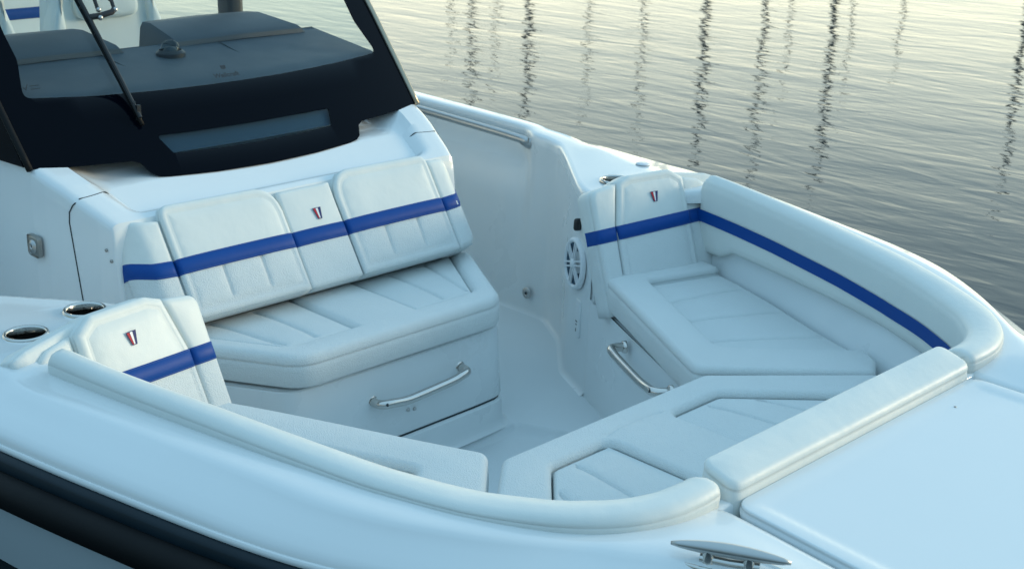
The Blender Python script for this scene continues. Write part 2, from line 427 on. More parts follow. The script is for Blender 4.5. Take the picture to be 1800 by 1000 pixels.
MAST = mat('mast_dark', (0.09, 0.095, 0.09), 0.6); SHULL = mat('sailboat_hull', (0.5, 0.5, 0.48), 0.4)
MASTS = [((-0.7446, 0.6675), 72, 60), ((-0.7348, 0.6783), 60, 200), ((-0.7228, 0.691), 72, 110), ((-0.7065, 0.7077), 60, 205),
         ((-0.6743, 0.7385), 70, 150), ((-0.6447, 0.7644), 66, 190), ((-0.6102, 0.7923), 58, 235), ((-0.5769, 0.8168), 60, 270), ((-0.562, 0.8271), 72, 90),
         ((-0.5371, 0.8435), 58, 255), ((-0.5260, 0.8505), 72, 80), ((-0.497, 0.8677), 72, 50), ((-0.4254, 0.905), 62, 230)]
def sailboat(i, d, D, ytop):
    eps = (ytop + 333) / 2400; d0 = (1.524 - WATER_Z) / eps
    h = (D - d0) * eps
    x, y = 3.04 + d[0] * D, -2.55 + d[1] * D
    e = empty('sailing_boat', (x, y, WATER_Z), 'moored sailing boat with a tall dark bare mast across the water', 'sailing boat', 'sailing boats moored across the water')
    q = unit((d[0] * .8 + .3, d[1] * .8 - .1)); pr = V3(-q[1], q[0], 0); q = V3(q[0], q[1], 0); c = V3(x, y, WATER_Z)
    v, f = [], []
    for k, (s, wd, zz) in enumerate([(-4, .9, .9), (-2, 1.3, .85), (0, 1.45, .85), (2, 1.1, .95), (3.6, .35, 1.05), (4.3, .03, 1.15)]):
        for (a, b) in ((-1, zz), (-.7, -.1), (.7, -.1), (1, zz)): v.append(c + q * s + pr * wd * a + V3(0, 0, b))
    for k in range(5):
        for j in range(4): f.append((k * 4 + j, k * 4 + (j + 1) % 4, k * 4 + 4 + (j + 1) % 4, k * 4 + 4 + j))
    f += [(0, 1, 2, 3), (20, 21, 22, 23)]
    mobj('hull', v, f, SHULL, e, False)
    rr = .06 if D > 65 else (.085 if i % 3 else .115)
    v, f = tube_geo([c + V3(0, 0, .8), c + V3(0, 0, h * .5), c + V3(0, 0, h)], [rr, rr, rr * .8], 8)
    s = MB().add(v, f)
    v, f = tube_geo([c + pr * .9 + V3(0, 0, h * .62), c - pr * .9 + V3(0, 0, h * .62)], .04, 6); s.add(v, f)
    s.build('mast', MAST, e)
    v, f = tube_geo([c + V3(0, 0, 1.9), c - q * 3.2 + V3(0, 0, 1.9)], .09, 8); mobj('boom', v, f, MAST, e)
for i, (d, D, yt) in enumerate(MASTS): sailboat(i, d, D, yt)

# ------------------------------------------------------------------ the motorboat
boat = empty('motorboat', (0, 0, WATER_Z), 'white centre console motorboat with blue striped cream cushions, seen from its bow', 'motorboat')
def zd(x): return float(np.interp(x, [-2.2, -.6, -.1, .4, .7, 1, 1.27, 1.5, 1.6, 2.5], [.30, .28, .27, .268, .26, .248, .233, .213, .203, .17]))

# stations of the deck: inner edge, outer edge, pocket
ST = [((-4.6, 1.40), (-4.6, 1.60), 1), ((-3.2, 1.40), (-3.2, 1.61), 1), ((-2.2, 1.405), (-2.2, 1.60), 1), ((-1.6, 1.41), (-1.6, 1.575), 1), ((-1.2, 1.41), (-1.2, 1.555), 1), ((-.90, 1.40), (-.92, 1.54), 1),
      ((-.80, 1.335), (-.82, 1.53), 0), ((-.70, 1.32), (-.72, 1.525), 0), ((-.60, 1.285), (-.62, 1.515), 0), ((-.47, 1.18), (-.45, 1.515), 0), ((-.30, 1.035), (-.3, 1.51), 0), ((-.18, .935), (-.2, 1.507), 0),
      ((-.12, .895), (-.14, 1.505), 0), ((-.06, .865), (-.1, 1.503), 0), ((.0, .84), (-.06, 1.502), 0),
      ((.05, .90), (0, 1.500), 0), ((.12, 1.08), (.08, 1.49), 0), ((.20, 1.215), (.2, 1.475), 0), ((.42, 1.175), (.38, 1.446), 0), ((.67, 1.11), (.62, 1.392), 0),
      ((.96, 1.025), (.85, 1.332), 0), ((1.21, .93), (1.03, 1.278), 0), ((1.33, .87), (1.18, 1.215), 0), ((1.44, .79), (1.36, 1.115), 0), ((1.51, .70), (1.52, 1.01), 0), ((1.545, .60), (1.62, .955), 0), ((1.56, .53), (1.70, .905), 0), ((1.60, .507), (1.78, .86), 0),
      ((1.70, .512), (1.90, .785), 0), ((1.87, .525), (2.05, .69), 0), ((2.10, .53), (2.25, .565), 0), ((2.36, .30), (2.46, .34), 0), ((2.50, .08), (2.60, .12), 0), ((2.52, 0), (2.63, 0), 0)]
def dens(ST, n=5):
    outp = [p + np.array([0, -.012]) if p[1] > .05 else p for p in spline([s[1] for s in ST], n)]; res = []
    inn = []; pk = []
    for i in range(len(ST) - 1):
        for k in range(n):
            t = k / n; inn.append(np.array(ST[i][0]) * (1 - t) + np.array(ST[i + 1][0]) * t); pk.append(ST[i][2] * (1 - t) + ST[i + 1][2] * t)
    inn.append(np.array(ST[-1][0])); pk.append(0)
    a = np.array(inn)
    for _ in range(2): a[1:-1] = a[:-2] * .25 + a[1:-1] * .5 + a[2:] * .25
    return a, np.array(outp), pk
INN, OUT, PK = dens(ST)
def deck_h(x, s): return 0

def deck_side(sg, mb):
    rows = []
    for a, b, p in zip(INN, OUT, PK):
        W = np.linalg.norm(b - a); z = zd(a[0] if a[0] > -3 else -3); d = (b - a) / max(W, 1e-6)
        if W < .02: d = np.array([1., 0.])
        crown = .012 * smooth01(W / .35)
        pr = [(0, z - .045), (0, z - .02), (.005, z - .007), (.014, z - .001), (.03, z), (.075, z + .002)]
        we = max(W, .17)
        rg = .010 * smooth01((W - .2) / .15); hh = we - min(.135, we * .5)
        pr += [(.085 + (hh - .085) * q, z + rg) for q in (.33, .66)] + [(hh, z + rg), (hh + .014 * min(1, W / .25), z + .0005)]
        pr += [(we - min(.095, we * .42), z - .012), (we - .055, z - .028), (we - .025, z - .042), (we - .010, z - .051), (we - .003, z - .061), (we, z - .075)]
        sc = W / we
        rows.append([(a[0] + d[0] * q * (sc if W < .17 else 1), sg * (a[1] + d[1] * q * (sc if W < .17 else 1)), zz) for q, zz in pr])
    K = len(rows[0]); v = [q for r in rows for q in r]; f = []
    for i in range(len(rows) - 1):
        for k in range(K - 1): f.append((i * K + k, i * K + k + 1, (i + 1) * K + k + 1, (i + 1) * K + k))
    mb.add(v, f)
mb = MB(); deck_side(1, mb); deck_side(-1, mb)
# the cross strip between the cockpit and the hatch
v = []; f = []
ys = np.linspace(-.53, .53, 30)
prf = [(1.52, -.12), (1.525, .17), (1.53, .188), (1.542, .198), (1.57, .202), (1.588, .201), (1.594, .196), (1.596, .15)]
for y in ys:
    for (x, z) in prf: v.append((x, y, z))
for i in range(len(ys) - 1):
    for k in range(len(prf) - 1): f.append((i * 8 + k, i * 8 + k + 1, i * 8 + 9 + k, i * 8 + 8 + k))
mb.add(v, f)
deck = mb.build('deck', GEL, boat, angle=70)
CUPS = ((-.105, 1.006, -1), (-.045, 1.195, -1), (-.085, 1.04, 1))
def cut_holes(o):
    # drop the faces inside each cup circle and stitch the ragged opening to a ring
    bm = bmesh.new(); bm.from_mesh(o.data)
    for (x, y, sg) in CUPS:
        cen = Vector((x, sg * y, 0))
        def isnear(f):
            xs_ = [v.co.x for v in f.verts]; ys_ = [v.co.y for v in f.verts]; zs_ = [v.co.z for v in f.verts]
            return min(xs_) < x + .07 and max(xs_) > x - .07 and min(ys_) < sg * y + .07 and max(ys_) > sg * y - .07 and min(zs_) > .2
        for k in range(24):
            q = 2 * math.pi * k / 24; d = Vector((math.cos(q), math.sin(q), 0)); fs = [f for f in bm.faces if isnear(f)]
            gm = list({e for f in fs for e in f.edges}) + list({v for f in fs for v in f.verts}) + fs
            bmesh.ops.bisect_plane(bm, geom=gm, plane_co=cen + d * .048, plane_no=d, dist=1e-6)
        kill = [f for f in bm.faces if math.hypot(f.calc_center_median().x - x, f.calc_center_median().y - sg * y) < .0485 and f.calc_center_median().z > .2]
        bmesh.ops.delete(bm, geom=kill, context='FACES')
    bm.to_mesh(o.data); bm.free(); o.data.polygons.foreach_set('use_smooth', [True] * len(o.data.polygons)); o.data.set_sharp_from_angle(angle=R(70))
cut_holes(deck)
# dark channel under the hatch edge
mobj('hatch_channel', [(1.56, -.53, .165), (2.12, -.54, .150), (2.45, -.22, .135), (2.45, .22, .135), (2.12, .54, .150), (1.56, .53, .165)], [(0, 1, 2, 3, 4, 5)], GELS, boat)

def hatch_map(u, v, w_):
    # u = y, v = x
    hw = .489 + .055 * (v - 1.6) if v < 2.1 else .5165 - (v - 2.1) * .7
    d = min(abs(abs(u) - hw), v - 1.60)
    z = .2065 - .035 * (v - 1.6)
    if w_ > -.004: z -= .004 * smooth01((d - .030) / .022)
    return (v, u, z + w_)
hp = [(-.489, 1.602), (.489, 1.602), (.5165, 2.1), (.20, 2.48), (-.20, 2.48), (-.5165, 2.1)]
hatch = pad('anchor_hatch', hp, .035, GEL, hatch_map, boat, corner=[.04, .04, .1, .1, .1, .1], r=.004, rb=.003, crown=0, grid=.014, wobble=0.0)
for (x, y, r_) in ((1.630, .299, .006), (1.662, .298, .0035)):
    v, f = lathe_geo([(0, .0015), (r_ * .8, .0015), (r_, 0)], (x, y, .2005), seg=14); mobj('hatch_screw', v, f, DARKIN if r_ > .005 else LATCHM, hatch)

# hull sides and rub rail
def hull_side(sg):
    outl = [(p[0], p[1] * sg) for p in OUT]
    def strip(prof):
        v = []; N = len(outl)
        for i in range(N):
            a = np.array(outl[max(i - 1, 0)]); b = np.array(outl[min(i + 1, N - 1)]); t = unit(b - a); no = np.array([-t[1], t[0]]) * sg
            if i == N - 1: no = np.array([1., 0])
            z0 = zd(max(outl[i][0], -3)) - .075
            for (n, z) in prof: v.append((outl[i][0] + no[0] * n, outl[i][1] + no[1] * n, z0 + z))
        K = len(prof); f = [(i * K + k, i * K + k + 1, (i + 1) * K + k + 1, (i + 1) * K + k) for i in range(N - 1) for k in range(K - 1)]
        return v, f
    return strip
for sg in (1, -1):
    st = hull_side(sg)
    a = MB(); a.add(*st([(-.002, .002), (.003, .001), (.006, -.003), (.006, -.010), (.003, -.014)])); a.build('gunwale_moulding', GEL, boat)
    a = MB(); a.add(*st([(.0, -.012), (.022, -.014), (.027, -.021), (.027, -.043), (.020, -.047)])); rr = a.build('rub_rail', RUBT, boat, angle=50)
    a = MB(); a.add(*st([(.014, -.043), (.048, -.047), (.064, -.062), (.068, -.085), (.062, -.108), (.045, -.124), (.0, -.13)])); a.build('fender_strip', BLACK, rr, angle=60)
    a = MB(); a.add(*st([(.012, -.12), (.010, -.17), (.002, -.24), (-.014, -.32)])); a.build('hull_band', HULLW, boat)
    a = MB(); a.add(*st([(-.014, -.32), (-.020, -.328), (-.06, -.42), (-.14, -.62), (-.24, -.9), (-.40, -1.15), (-.7, -1.45)])); a.build('hull_bottom', HULLD, boat)

# liner walls of the walkways (port and starboard)
FX = [-4.6, -1.0, -.66, -.60, -.43, -.20, .05]; FY = [1.30, 1.28, 1.272, 1.25, 1.146, .925, .80]
FLOOR_Z = -.47
for sg in (1, -1):
    v = []; f = []; K = 12; n = 0
    for i, (a, p) in enumerate(zip(INN, PK)):
        if a[0] > .0 and i > 30: break
        fy = interp(a[0], FX, FY); z = zd(a[0] if a[0] > -3 else -3)
        top = np.array([a[0], a[1]]); 
        low = np.array([a[0], fy])
        wy = lambda q: top[1] + (low[1] - top[1]) * q
        if p > .02:
            t1 = 1.335; zz = [(a[1], z - .045), (a[1] + .0, z - .055 - 0 * p), (a[1] * (1 - p) + (a[1] - .012) * p, z - .085), (a[1] * (1 - p) + (t1 + .03) * p, z - .13), (a[1] * (1 - p) + (t1 + .004) * p, z - .145)]
        else: zz = [(a[1], z - .045), (a[1], z - .055), (a[1], z - .085), (a[1] - .001, z - .13), (a[1] - .002, z - .145)]
        y5 = zz[-1][0]
        for q in (.3, .65, .9):
            zz.append((y5 + (fy - y5) * q, z - .145 + (FLOOR_Z + .05 - z + .145) * q))
        zz += [(fy, FLOOR_Z + .025), (fy - .003, FLOOR_Z + .012), (fy - .009, FLOOR_Z + .003), (fy - .020, FLOOR_Z - .001)]
        v += [(a[0] - (.6 * (fy - y) if (k >= 8 and a[0] > -.6) else 0), sg * y, zz_) for k, (y, zz_) in enumerate(zz)]; n += 1
    for i in range(n - 1):
        for k in range(K - 1): f.append((i * K + k, i * K + k + 1, (i + 1) * K + k + 1, (i + 1) * K + k))
    mobj('liner_wall', v, f, GELS, boat, angle=60)

def poly_wall(name, top, bot, zt, zb, m, parent, fil=.02, lid=None, rc=.05, dz=None):
    T = resample(fillet(top, rc, closed=False), .03, False); n = len(T)
    B = fillet(bot, rc, closed=False)
    # resample the bottom to the same count
    def rs(P, n):
        P = np.array(P); L = np.concatenate([[0], np.cumsum(np.linalg.norm(np.diff(P, axis=0), axis=1))]); s = np.linspace(0, L[-1], n)
        return np.stack([np.interp(s, L, P[:, 0]), np.interp(s, L, P[:, 1])], 1)
    T = rs(T, 60); B = rs(B, 60); v = []; f = []
    C = T.mean(0)
    for a, b in zip(T, B):
        t = unit(a - C)
        pr = [(a - t * .03, zt), (a - t * .008, zt), (a, zt - .008)]
        for q in (.33, .66): pr.append((a * (1 - q) + b * q, zt + (zb - zt) * q))
        pr += [(b, zb + .03), (b + t * 0.004, zb + .012), (b + t * .018, zb + .001), (b + t * .03, zb)]
        for (p, z) in pr: v.append((p[0], p[1], z))
    K = 9
    for i in range(59):
        for k in range(K - 1): f.append((i * K + k, i * K + k + 1, (i + 1) * K + k + 1, (i + 1) * K + k))
    return v, f

# side seat bases, bow seat base, bench base: lids close them under the cushions
for sg in (1, -1):
    mb = MB()
    v, f = poly_wall('x', [(-.06, .90), (-.005, .836), (.10, .792), (.785, .432), (.93, .36)], [(-.06, .90), (-.005, .822), (.125, .755), (.765, .385), (.93, .29)], -.105, FLOOR_Z, GELS, boat, rc=.012)
    # wall normal offsets were taken from the middle; keep them but mirror
    mb.add([(x, sg * y, z) for x, y, z in v], f)
    mb.add([(-.04, sg * .85, -.106), (.10, sg * .80, -.106), (.785, sg * .43, -.106), (1.25, sg * .37, -.106), (1.25, sg * .85, -.106), (.3, sg * 1.22, -.106), (-.04, sg * 1.22, -.106)], [(0, 1, 2, 3, 4, 5, 6)])
    # upright block behind the seatback
    mb.add([(-.03, sg * .858, .24), (.035, sg * .83, .22), (.115, sg * .80, -.12), (-.02, sg * .85, -.12)], [(0, 1, 2, 3)])
    mb.add([(.03, sg * .83, .23), (.04, sg * .81, -.106), (.16, sg * 1.22, .23), (.2, sg * 1.22, -.106)], [(0, 2, 3, 1)])
    mb.build('seat_base', GELS, boat, angle=50)
    # coaming wall behind the cushions
    pth = [(-.0, 1.23), (.20, 1.20), (.34, 1.16), (.57, 1.10), (.88, .985), (1.15, .87), (1.30, .78), (1.42, .68), (1.48, .58), (1.52, .50), (1.535, .4), (1.535, -.0)]
    pth = resample(fillet(pth, .08, closed=False), .04, False); v = []; f = []
    upi = [(.0, 1.25), (.20, 1.225), (.42, 1.175), (.67, 1.11), (.96, 1.03), (1.21, .935), (1.33, .88), (1.44, .80), (1.51, .71), (1.545, .60), (1.55, .50), (1.55, 0)]
    def rs3(P, n):
        P = np.array(P); L = np.concatenate([[0], np.cumsum(np.linalg.norm(np.diff(P, axis=0), axis=1))]); s = np.linspace(0, L[-1], n)
        return np.stack([np.interp(s, L, P[:, 0]), np.interp(s, L, P[:, 1])], 1)
    pth = rs3(pth, 60); upp = rs3(upi, 60)
    for p, u_ in zip(pth, upp):
        for z, k_ in ((.245, 1), (.11, 1), (.05, .75), (.0, .25), (-.05, .0), (-.13, -.08)):
            q = p * (1 - k_) + u_ * k_; v.append((q[0], sg * q[1], min(z, zd(q[0]) - .01)))
    for i in range(len(pth) - 1):
        for k in range(5): f.append((i * 6 + k, i * 6 + k + 1, i * 6 + 7 + k, i * 6 + 6 + k))
    mobj('coaming_wall', v, f, GELS, boat)
mb = MB(); v, f = poly_wall('x', [(1.25, .34), (.885, .34), (.885, -.34), (1.25, -.34)], [(1.25, .30), (.865, .32), (.865, -.32), (1.25, -.30)], -.105, FLOOR_Z - .03, GELS, boat)
mb.add(v, f); mb.add([(.88, -.36, -.108), (.88, .36, -.108), (1.54, .36, -.108), (1.54, -.36, -.108)], [(0, 1, 2, 3)]); mb.build('bow_seat_base', GELS, boat, angle=50)

# floor with a shallow well in front of the bench
fl = MB()
well = [(-.01, .49), (.14, .565), (.30, .56), (.9, .20), (.9, -.20), (.30, -.56), (.14, -.565), (-.01, -.49)]
wl = fillet(well, .03)
outer = [(-4.6, 1.32), (-.62, 1.28), (-.40, 1.15), (-.18, .93), (-.02, .84), (.2, .78), (.95, .33), (.95, -.33), (.2, -.78), (-.02, -.84), (-.18, -.93), (-.40, -1.15), (-.62, -1.28), (-4.6, -1.32)]
pts = [Vector(p) for p in outer] + [Vector(p) for p in wl]; no_, nw = len(outer), len(wl)
res = delaunay_2d_cdt(pts, [(i, (i + 1) % no_) for i in range(no_)] + [(no_ + i, no_ + (i + 1) % nw) for i in range(nw)], [], 1, 1e-6)
vv = np.array([(v.x, v.y) for v in res[0]]); fc = []
for q in res[2]:
    c = vv[list(q)].mean(0)
    if not inside(np.array([c]), wl)[0]: fc.append(tuple(q))
fl.add([(a, b, FLOOR_Z) for a, b in vv], fc)
W2 = np.array(wl); cc = W2.mean(0); n = len(W2); v = []; f = []
for (d, z) in ((0, 0), (.006, -.002), (.012, -.010), (.02, -.022), (.032, -.028), (.05, -.03)):
    for p in W2:
        t = (cc - p) / np.linalg.norm(cc - p); v.append((p[0] + t[0] * d, p[1] + t[1] * d, FLOOR_Z + z))
for k in range(5):
    for i in range(n): f.append((k * n + i, k * n + (i + 1) % n, (k + 1) * n + (i + 1) % n, (k + 1) * n + i))
f.append(tuple(range(5 * n, 6 * n))); fl.add(v, f)
fl.build('cockpit_floor', FLOOR, boat, angle=60)

# ------------------------------------------------------------------ console

# bench base under the console seat
BB = [(-.50, .66), (-.36, .615), (-.035, .425), (-.025, .30), (-.02, 0), (-.025, -.30), (-.035, -.425), (-.36, -.615), (-.50, -.66)]
BL = [(-.50, .67), (-.36, .625), (-.02, .445), (-.012, .31), (-.005, 0), (-.012, -.31), (-.02, -.445), (-.36, -.625), (-.50, -.67)]
GAPZ = -.365
BM = [tuple(np.array(a) * .3 + np.array(b) * .7) for a, b in zip(BB, BL)]
mb = MB()
v, f = poly_wall('x', BB, BM, -.10, GAPZ + .0, GELS, boat, rc=.07); v = np.array(v).reshape(60, 9, 3)
v = v[:, :5, :]; vv2 = []; 
bmz = np.array([(p[4][0], p[4][1]) for p in v])
def rs2(P, n):
    P = np.array(P); L = np.concatenate([[0], np.cumsum(np.linalg.norm(np.diff(P, axis=0), axis=1))]); s = np.linspace(0, L[-1], n)
    return np.stack([np.interp(s, L, P[:, 0]), np.interp(s, L, P[:, 1])], 1)
T = rs2(fillet(BB, .07, closed=False), 70); B = rs2(fillet(BL, .07, closed=False), 70); C = np.array([-.5, 0])
v = []; f = []; prf = []
zs = [-.10, -.108, -.18, -.27, -.352, -.358, -.362, -.366, -.372, -.376, -.40, -.44, -.456, -.466, FLOOR_Z]
of = [-.01, 0, 0, 0, 0, -.004, -.012, -.012, -.004, 0, 0, 0, .003, .010, .02]
for a, b in zip(T, B):
    t = unit(a - C)
    for z, o_ in zip(zs, of):
        q = (z + .10) / (FLOOR_Z + .10); p = a * (1 - q) + b * q + t * o_; v.append((p[0], p[1], z))
K = len(zs)
for i in range(69):
    for k in range(K - 1): f.append((i * K + k, i * K + k + 1, (i + 1) * K + k + 1, (i + 1) * K + k))
mb.add(v, f); mb.add([(p[0], p[1], -.1005) for p in T], [tuple(range(70))])
bench = mb.build('bench_base', GELS, boat, angle=35)
v = []; f = []
for i, (a, b) in enumerate(zip(T, B)):
    t = unit(a - C); q = (-.364 + .10) / (FLOOR_Z + .10)
    for z, o_ in ((-.3605, -.008), (-.3675, -.008)):
        p = a * (1 - q) + b * q + t * o_; v.append((p[0], p[1], z))
for i in range(8, 48): f.append((2 * i, 2 * i + 1, 2 * i + 3, 2 * i + 2))
mobj('locker_gap', v, f, GAP, bench)
for (y, z) in ((.005, -.279), (.031, -.283)):
    v, f = lathe_geo([(0, .006), (.004, .006), (.0065, .002), (.0065, 0)], (-.012, y, z), (1, 0, 0), 14); mobj('screw', v, f, STEELB, bench)

# console shell: a height field with straight side walls
CX = [-.505, -.53, -.542, -.548, -.554, -.60, -.683, -.74, -.80, -.86, -1.0, -1.2, -1.5, -1.85]
CZ = [.02, .16, .27, .325, .345, .368, .404, .430, .452, .472, .505, .52, .53, .54]
CW = [.672, .672, .674, .675, .676, .694, .720, .738, .755, .768, .775, .775, .772, .77]
def con_z(x, y, w_):
    z = interp(-x, [-a for a in CX], CZ)
    if x < -.57:
        k = smooth01((-x - .57) / .05)
        z -= .030 * k * (1 - smooth01((abs(y) - (w_ - .145)) / .045))
        z -= .02 * smooth01((-x - .74) / .1) * (1 - smooth01((abs(y) - (w_ - .20)) / .05))
    return z
xs = sorted(set(list(np.linspace(-.505, -.9, 46)) + CX + [-1.1, -1.3, -1.7]), reverse=True)
mb = MB(); v = []; f = []
ts = sorted(set(list(np.linspace(-1, 1, 61)) + [-.985, .985, -.995, .995]))
for x in xs:
    w_ = interp(-x, [-a for a in CX], CW)
    row = []
    for t in ts:
        y = t * w_; z = con_z(x, y, w_); e = abs(t)
        if e > .97: z -= .012 * ((e - .97) / .03) ** 2
        row.append((x, y, z))
    # side walls
    z0 = row[0][2]
    L = [(x, -w_ - .003, z0 - .012), (x, -w_ - .006, z0 - .04), (x, -w_ - .012 + 0, (z0 + FLOOR_Z) / 2), (x, -w_ - .016, FLOOR_Z)]
    v += L[::-1] + row + [(a, -b, c) for a, b, c in L]
K = len(ts) + 8
for i in range(len(xs) - 1):
    for k in range(K - 1): f.append((i * K + k, i * K + k + 1, (i + 1) * K + k + 1, (i + 1) * K + k))
mb.add(v, f)
# front closure
mb.add([(-.505, -.672, .02), (-.505, .672, .02), (-.505, .68, FLOOR_Z), (-.505, -.68, FLOOR_Z)], [(0, 1, 2, 3)])
mb.add([(-1.85, -.77, .54), (-1.85, .77, .54), (-1.85, .785, FLOOR_Z), (-1.85, -.785, FLOOR_Z)], [(0, 1, 2, 3)])
shell = mb.build('console_shell', GEL, boat, angle=32)
# gap lines of the front panel on both sides
for sg in (1, -1):
    gp = [(-.700, .60, .0), (-.694, .618, .0), (-.685, .68, 0), (-.684, .7215, 0)]
    pth = []
    for k, (x, y, _) in enumerate(spline(gp, 5)): pth.append((x, sg * y, con_z(x, y, interp(-x, [-a for a in CX], CW)) - .001 - (.011 if y > .71 else 0)))
    def side_y(x, z):
        w_ = interp(-x, [-a for a in CX], CW); z0 = interp(-x, [-a for a in CX], CZ); zm = (z0 + FLOOR_Z) / 2
        return w_ + interp(-z, [-(z0 - .012), -(z0 - .04), -zm, -FLOOR_Z], [.003, .006, .012, .016])
    for (x, z) in ((-.690, .385), (-.703, .362), (-.706, .33), (-.69, .20), (-.675, .08), (-.66, -.05), (-.64, -.2)): pth.append((x, sg * (side_y(x, z) + .0008), z))
    v, f = tube_geo(pth, .0020, 6); mobj('panel_gap', v, f, GAP, shell)
    for (x, z) in ((-.572, .265), (-.557, .233)):
        wv = interp(-x, [-a for a in CX], CW) + .009
        v, f = lathe_geo([(0, .003), (.004, .003), (.0055, .001), (.0055, -.003)], (x, sg * wv, z), (0, sg, 0), 12); mobj('screw', v, f, LATCHM, shell)
# latch on the starboard side
b_ = MB(); b_.add(*box_geo((-.853, -.783, .232), (1, 0, 0), (0, 1, 0), (0, 0, 1), .072, .010, .068)); lt = b_.build('door_latch', LATCHM, shell, angle=30); bevel_obj(lt, .012, 4)
v, f = lathe_geo([(0.0, .004), (.006, .0045), (.007, .009), (.013, .010), (.014, .006), (.020, .006), (.021, .001)], (-.853, -.787, .232), (0, -1, 0), 24); mobj('latch_ring', v, f, STEELB, lt)
v, f = lathe_geo([(0, .0065), (.006, .0065)], (-.853, -.787, .232), (0, -1, 0), 16); mobj('key_slot', v, f, GAP, lt)

# ------------------------------------------------------------------ windshield
def gx(y, z, off=0.0): return -.37 - .88 * z - .13 * y * y + off
def sheet(name, poly, m, parent, holes=(), grid=.06, th=.006, off=0.0, xf=gx):
    P = resample(poly, .05); H = [resample(h, .05) for h in holes]
    allp = [Vector(p) for p in P]; ed = [(i, (i + 1) % len(P)) for i in range(len(P))]
    for h in H:
        s = len(allp); allp += [Vector(p) for p in h]; ed += [(s + i, s + (i + 1) % len(h)) for i in range(len(h))]
    A = np.array(P); mn, mx = A.min(0), A.max(0)
    G = np.array([(x, y) for x in np.arange(mn[0], mx[0], grid) for y in np.arange(mn[1], mx[1], grid)])
    if len(G):
        G = G[inside(G, P)]; G = G[polydist(G, P) > .015]
        for h in H: G = G[~inside(G, h)]; G = G[polydist(G, h) > .015]
        allp += [Vector(p) for p in G]
    res = delaunay_2d_cdt(allp, ed, [], 1, 1e-6); vv = np.array([(v.x, v.y) for v in res[0]]); F = []
    for q in res[2]:
        c = vv[list(q)].mean(0)[None]
        if any(inside(c, h)[0] for h in H): continue
        F.append(tuple(q))
    n = len(vv); v = [(xf(a, b, off), a, b) for a, b in vv] + [(xf(a, b, off - th), a, b) for a, b in vv]
    cnt = {}
    for q in F:
        for i in range(len(q)):
            e = (q[i], q[(i + 1) % len(q)]); cnt[frozenset(e)] = cnt.get(frozenset(e), []) + [e]
    f = F + [tuple(i + n for i in q[::-1]) for q in F]
    for k, es in cnt.items():
        if len(es) == 1: a, b = es[0]; f.append((b, a, a + n, b + n))
    return mobj(name, v, f, m, parent, True, angle=50)
bot = [(-.768, .471), (-.735, .465), (-.62, .462), (-.462, .457), (-.437, .448), (-.418, .418), (-.397, .407), (-.36, .402), (-.2, .395), (0, .392), (.2, .395), (.36, .402), (.397, .407), (.418, .418), (.437, .448), (.462, .457), (.62, .462), (.735, .465), (.768, .471)]
OUTL = bot + [(.780, .83), (.765, 1.55), (.74, 1.88), (-.74, 1.88), (-.765, 1.55), (-.780, .83)]
clr = fillet([(-.700, .655), (-.50, .643), (-.25, .637), (0, .635), (.25, .637), (.50, .643), (.700, .652), (.668, .76), (.672, .83), (.665, 1.5), (.62, 1.80), (-.62, 1.80), (-.665, 1.5), (-.672, .83), (-.668, .76)], [.018, 0, 0, 0, 0, 0, .018, .05, .2, .2, .06, .06, .2, .2, .05])
slot = fillet([(-.346, .516), (-.2, .5135), (0, .513), (.2, .5135), (.342, .514), (.318, .461), (.15, .457), (0, .456), (-.15, .457), (-.316, .462)], [.008, 0, 0, 0, .008, .010, 0, 0, 0, .008])
ws = sheet('windshield_border', OUTL, BLKG, boat, [clr, slot])
sheet('windshield_pane', clr, CLEAR, ws, off=-.0005, th=.005)
sheet('lower_window', slot, SMOKE, ws, off=-.0005, th=.005)
# trim along both edges and side glass
for sg in (1, -1):
    e = [(gx(.775, z) + .002, sg * (y + .004), z) for y, z in ((.768, .468), (.776, .65), (.781, .83), (.775, 1.2), (.766, 1.55), (.742, 1.88))]
    v, f = tube_geo(spline(e, 5), .0105, 10); mobj('edge_trim', v, f, mat('trim_warm_highlight', (.42, .36, .27), .3, metal=.8) if sg > 0 else BLACK, ws)  # port trim has the warm edge highlight put into its colour
    # side glass runs aft from the front edge: a dark lower band and clear pane
    Ls = [(gx(.77, z) - .012, z) for z in (.475, .65, .83, 1.2, 1.55, 1.88)]
    v = []; f = []
    if sg < 0:
        for (x, z) in Ls: v += [(x, sg * .783, z), (x - .16 - .02 * z, sg * (.80), z), (x - .16 - .02 * z, sg * .792, z), (x, sg * .775, z)]
        for i in range(5):
            for k in range(4): f.append((i * 4 + k, i * 4 + (k + 1) % 4, i * 4 + 4 + (k + 1) % 4, i * 4 + 4 + k))
        f += [(0, 1, 2, 3), (20, 21, 22, 23)]
        mobj('side_frame', v, f, BLKG, ws, angle=40)
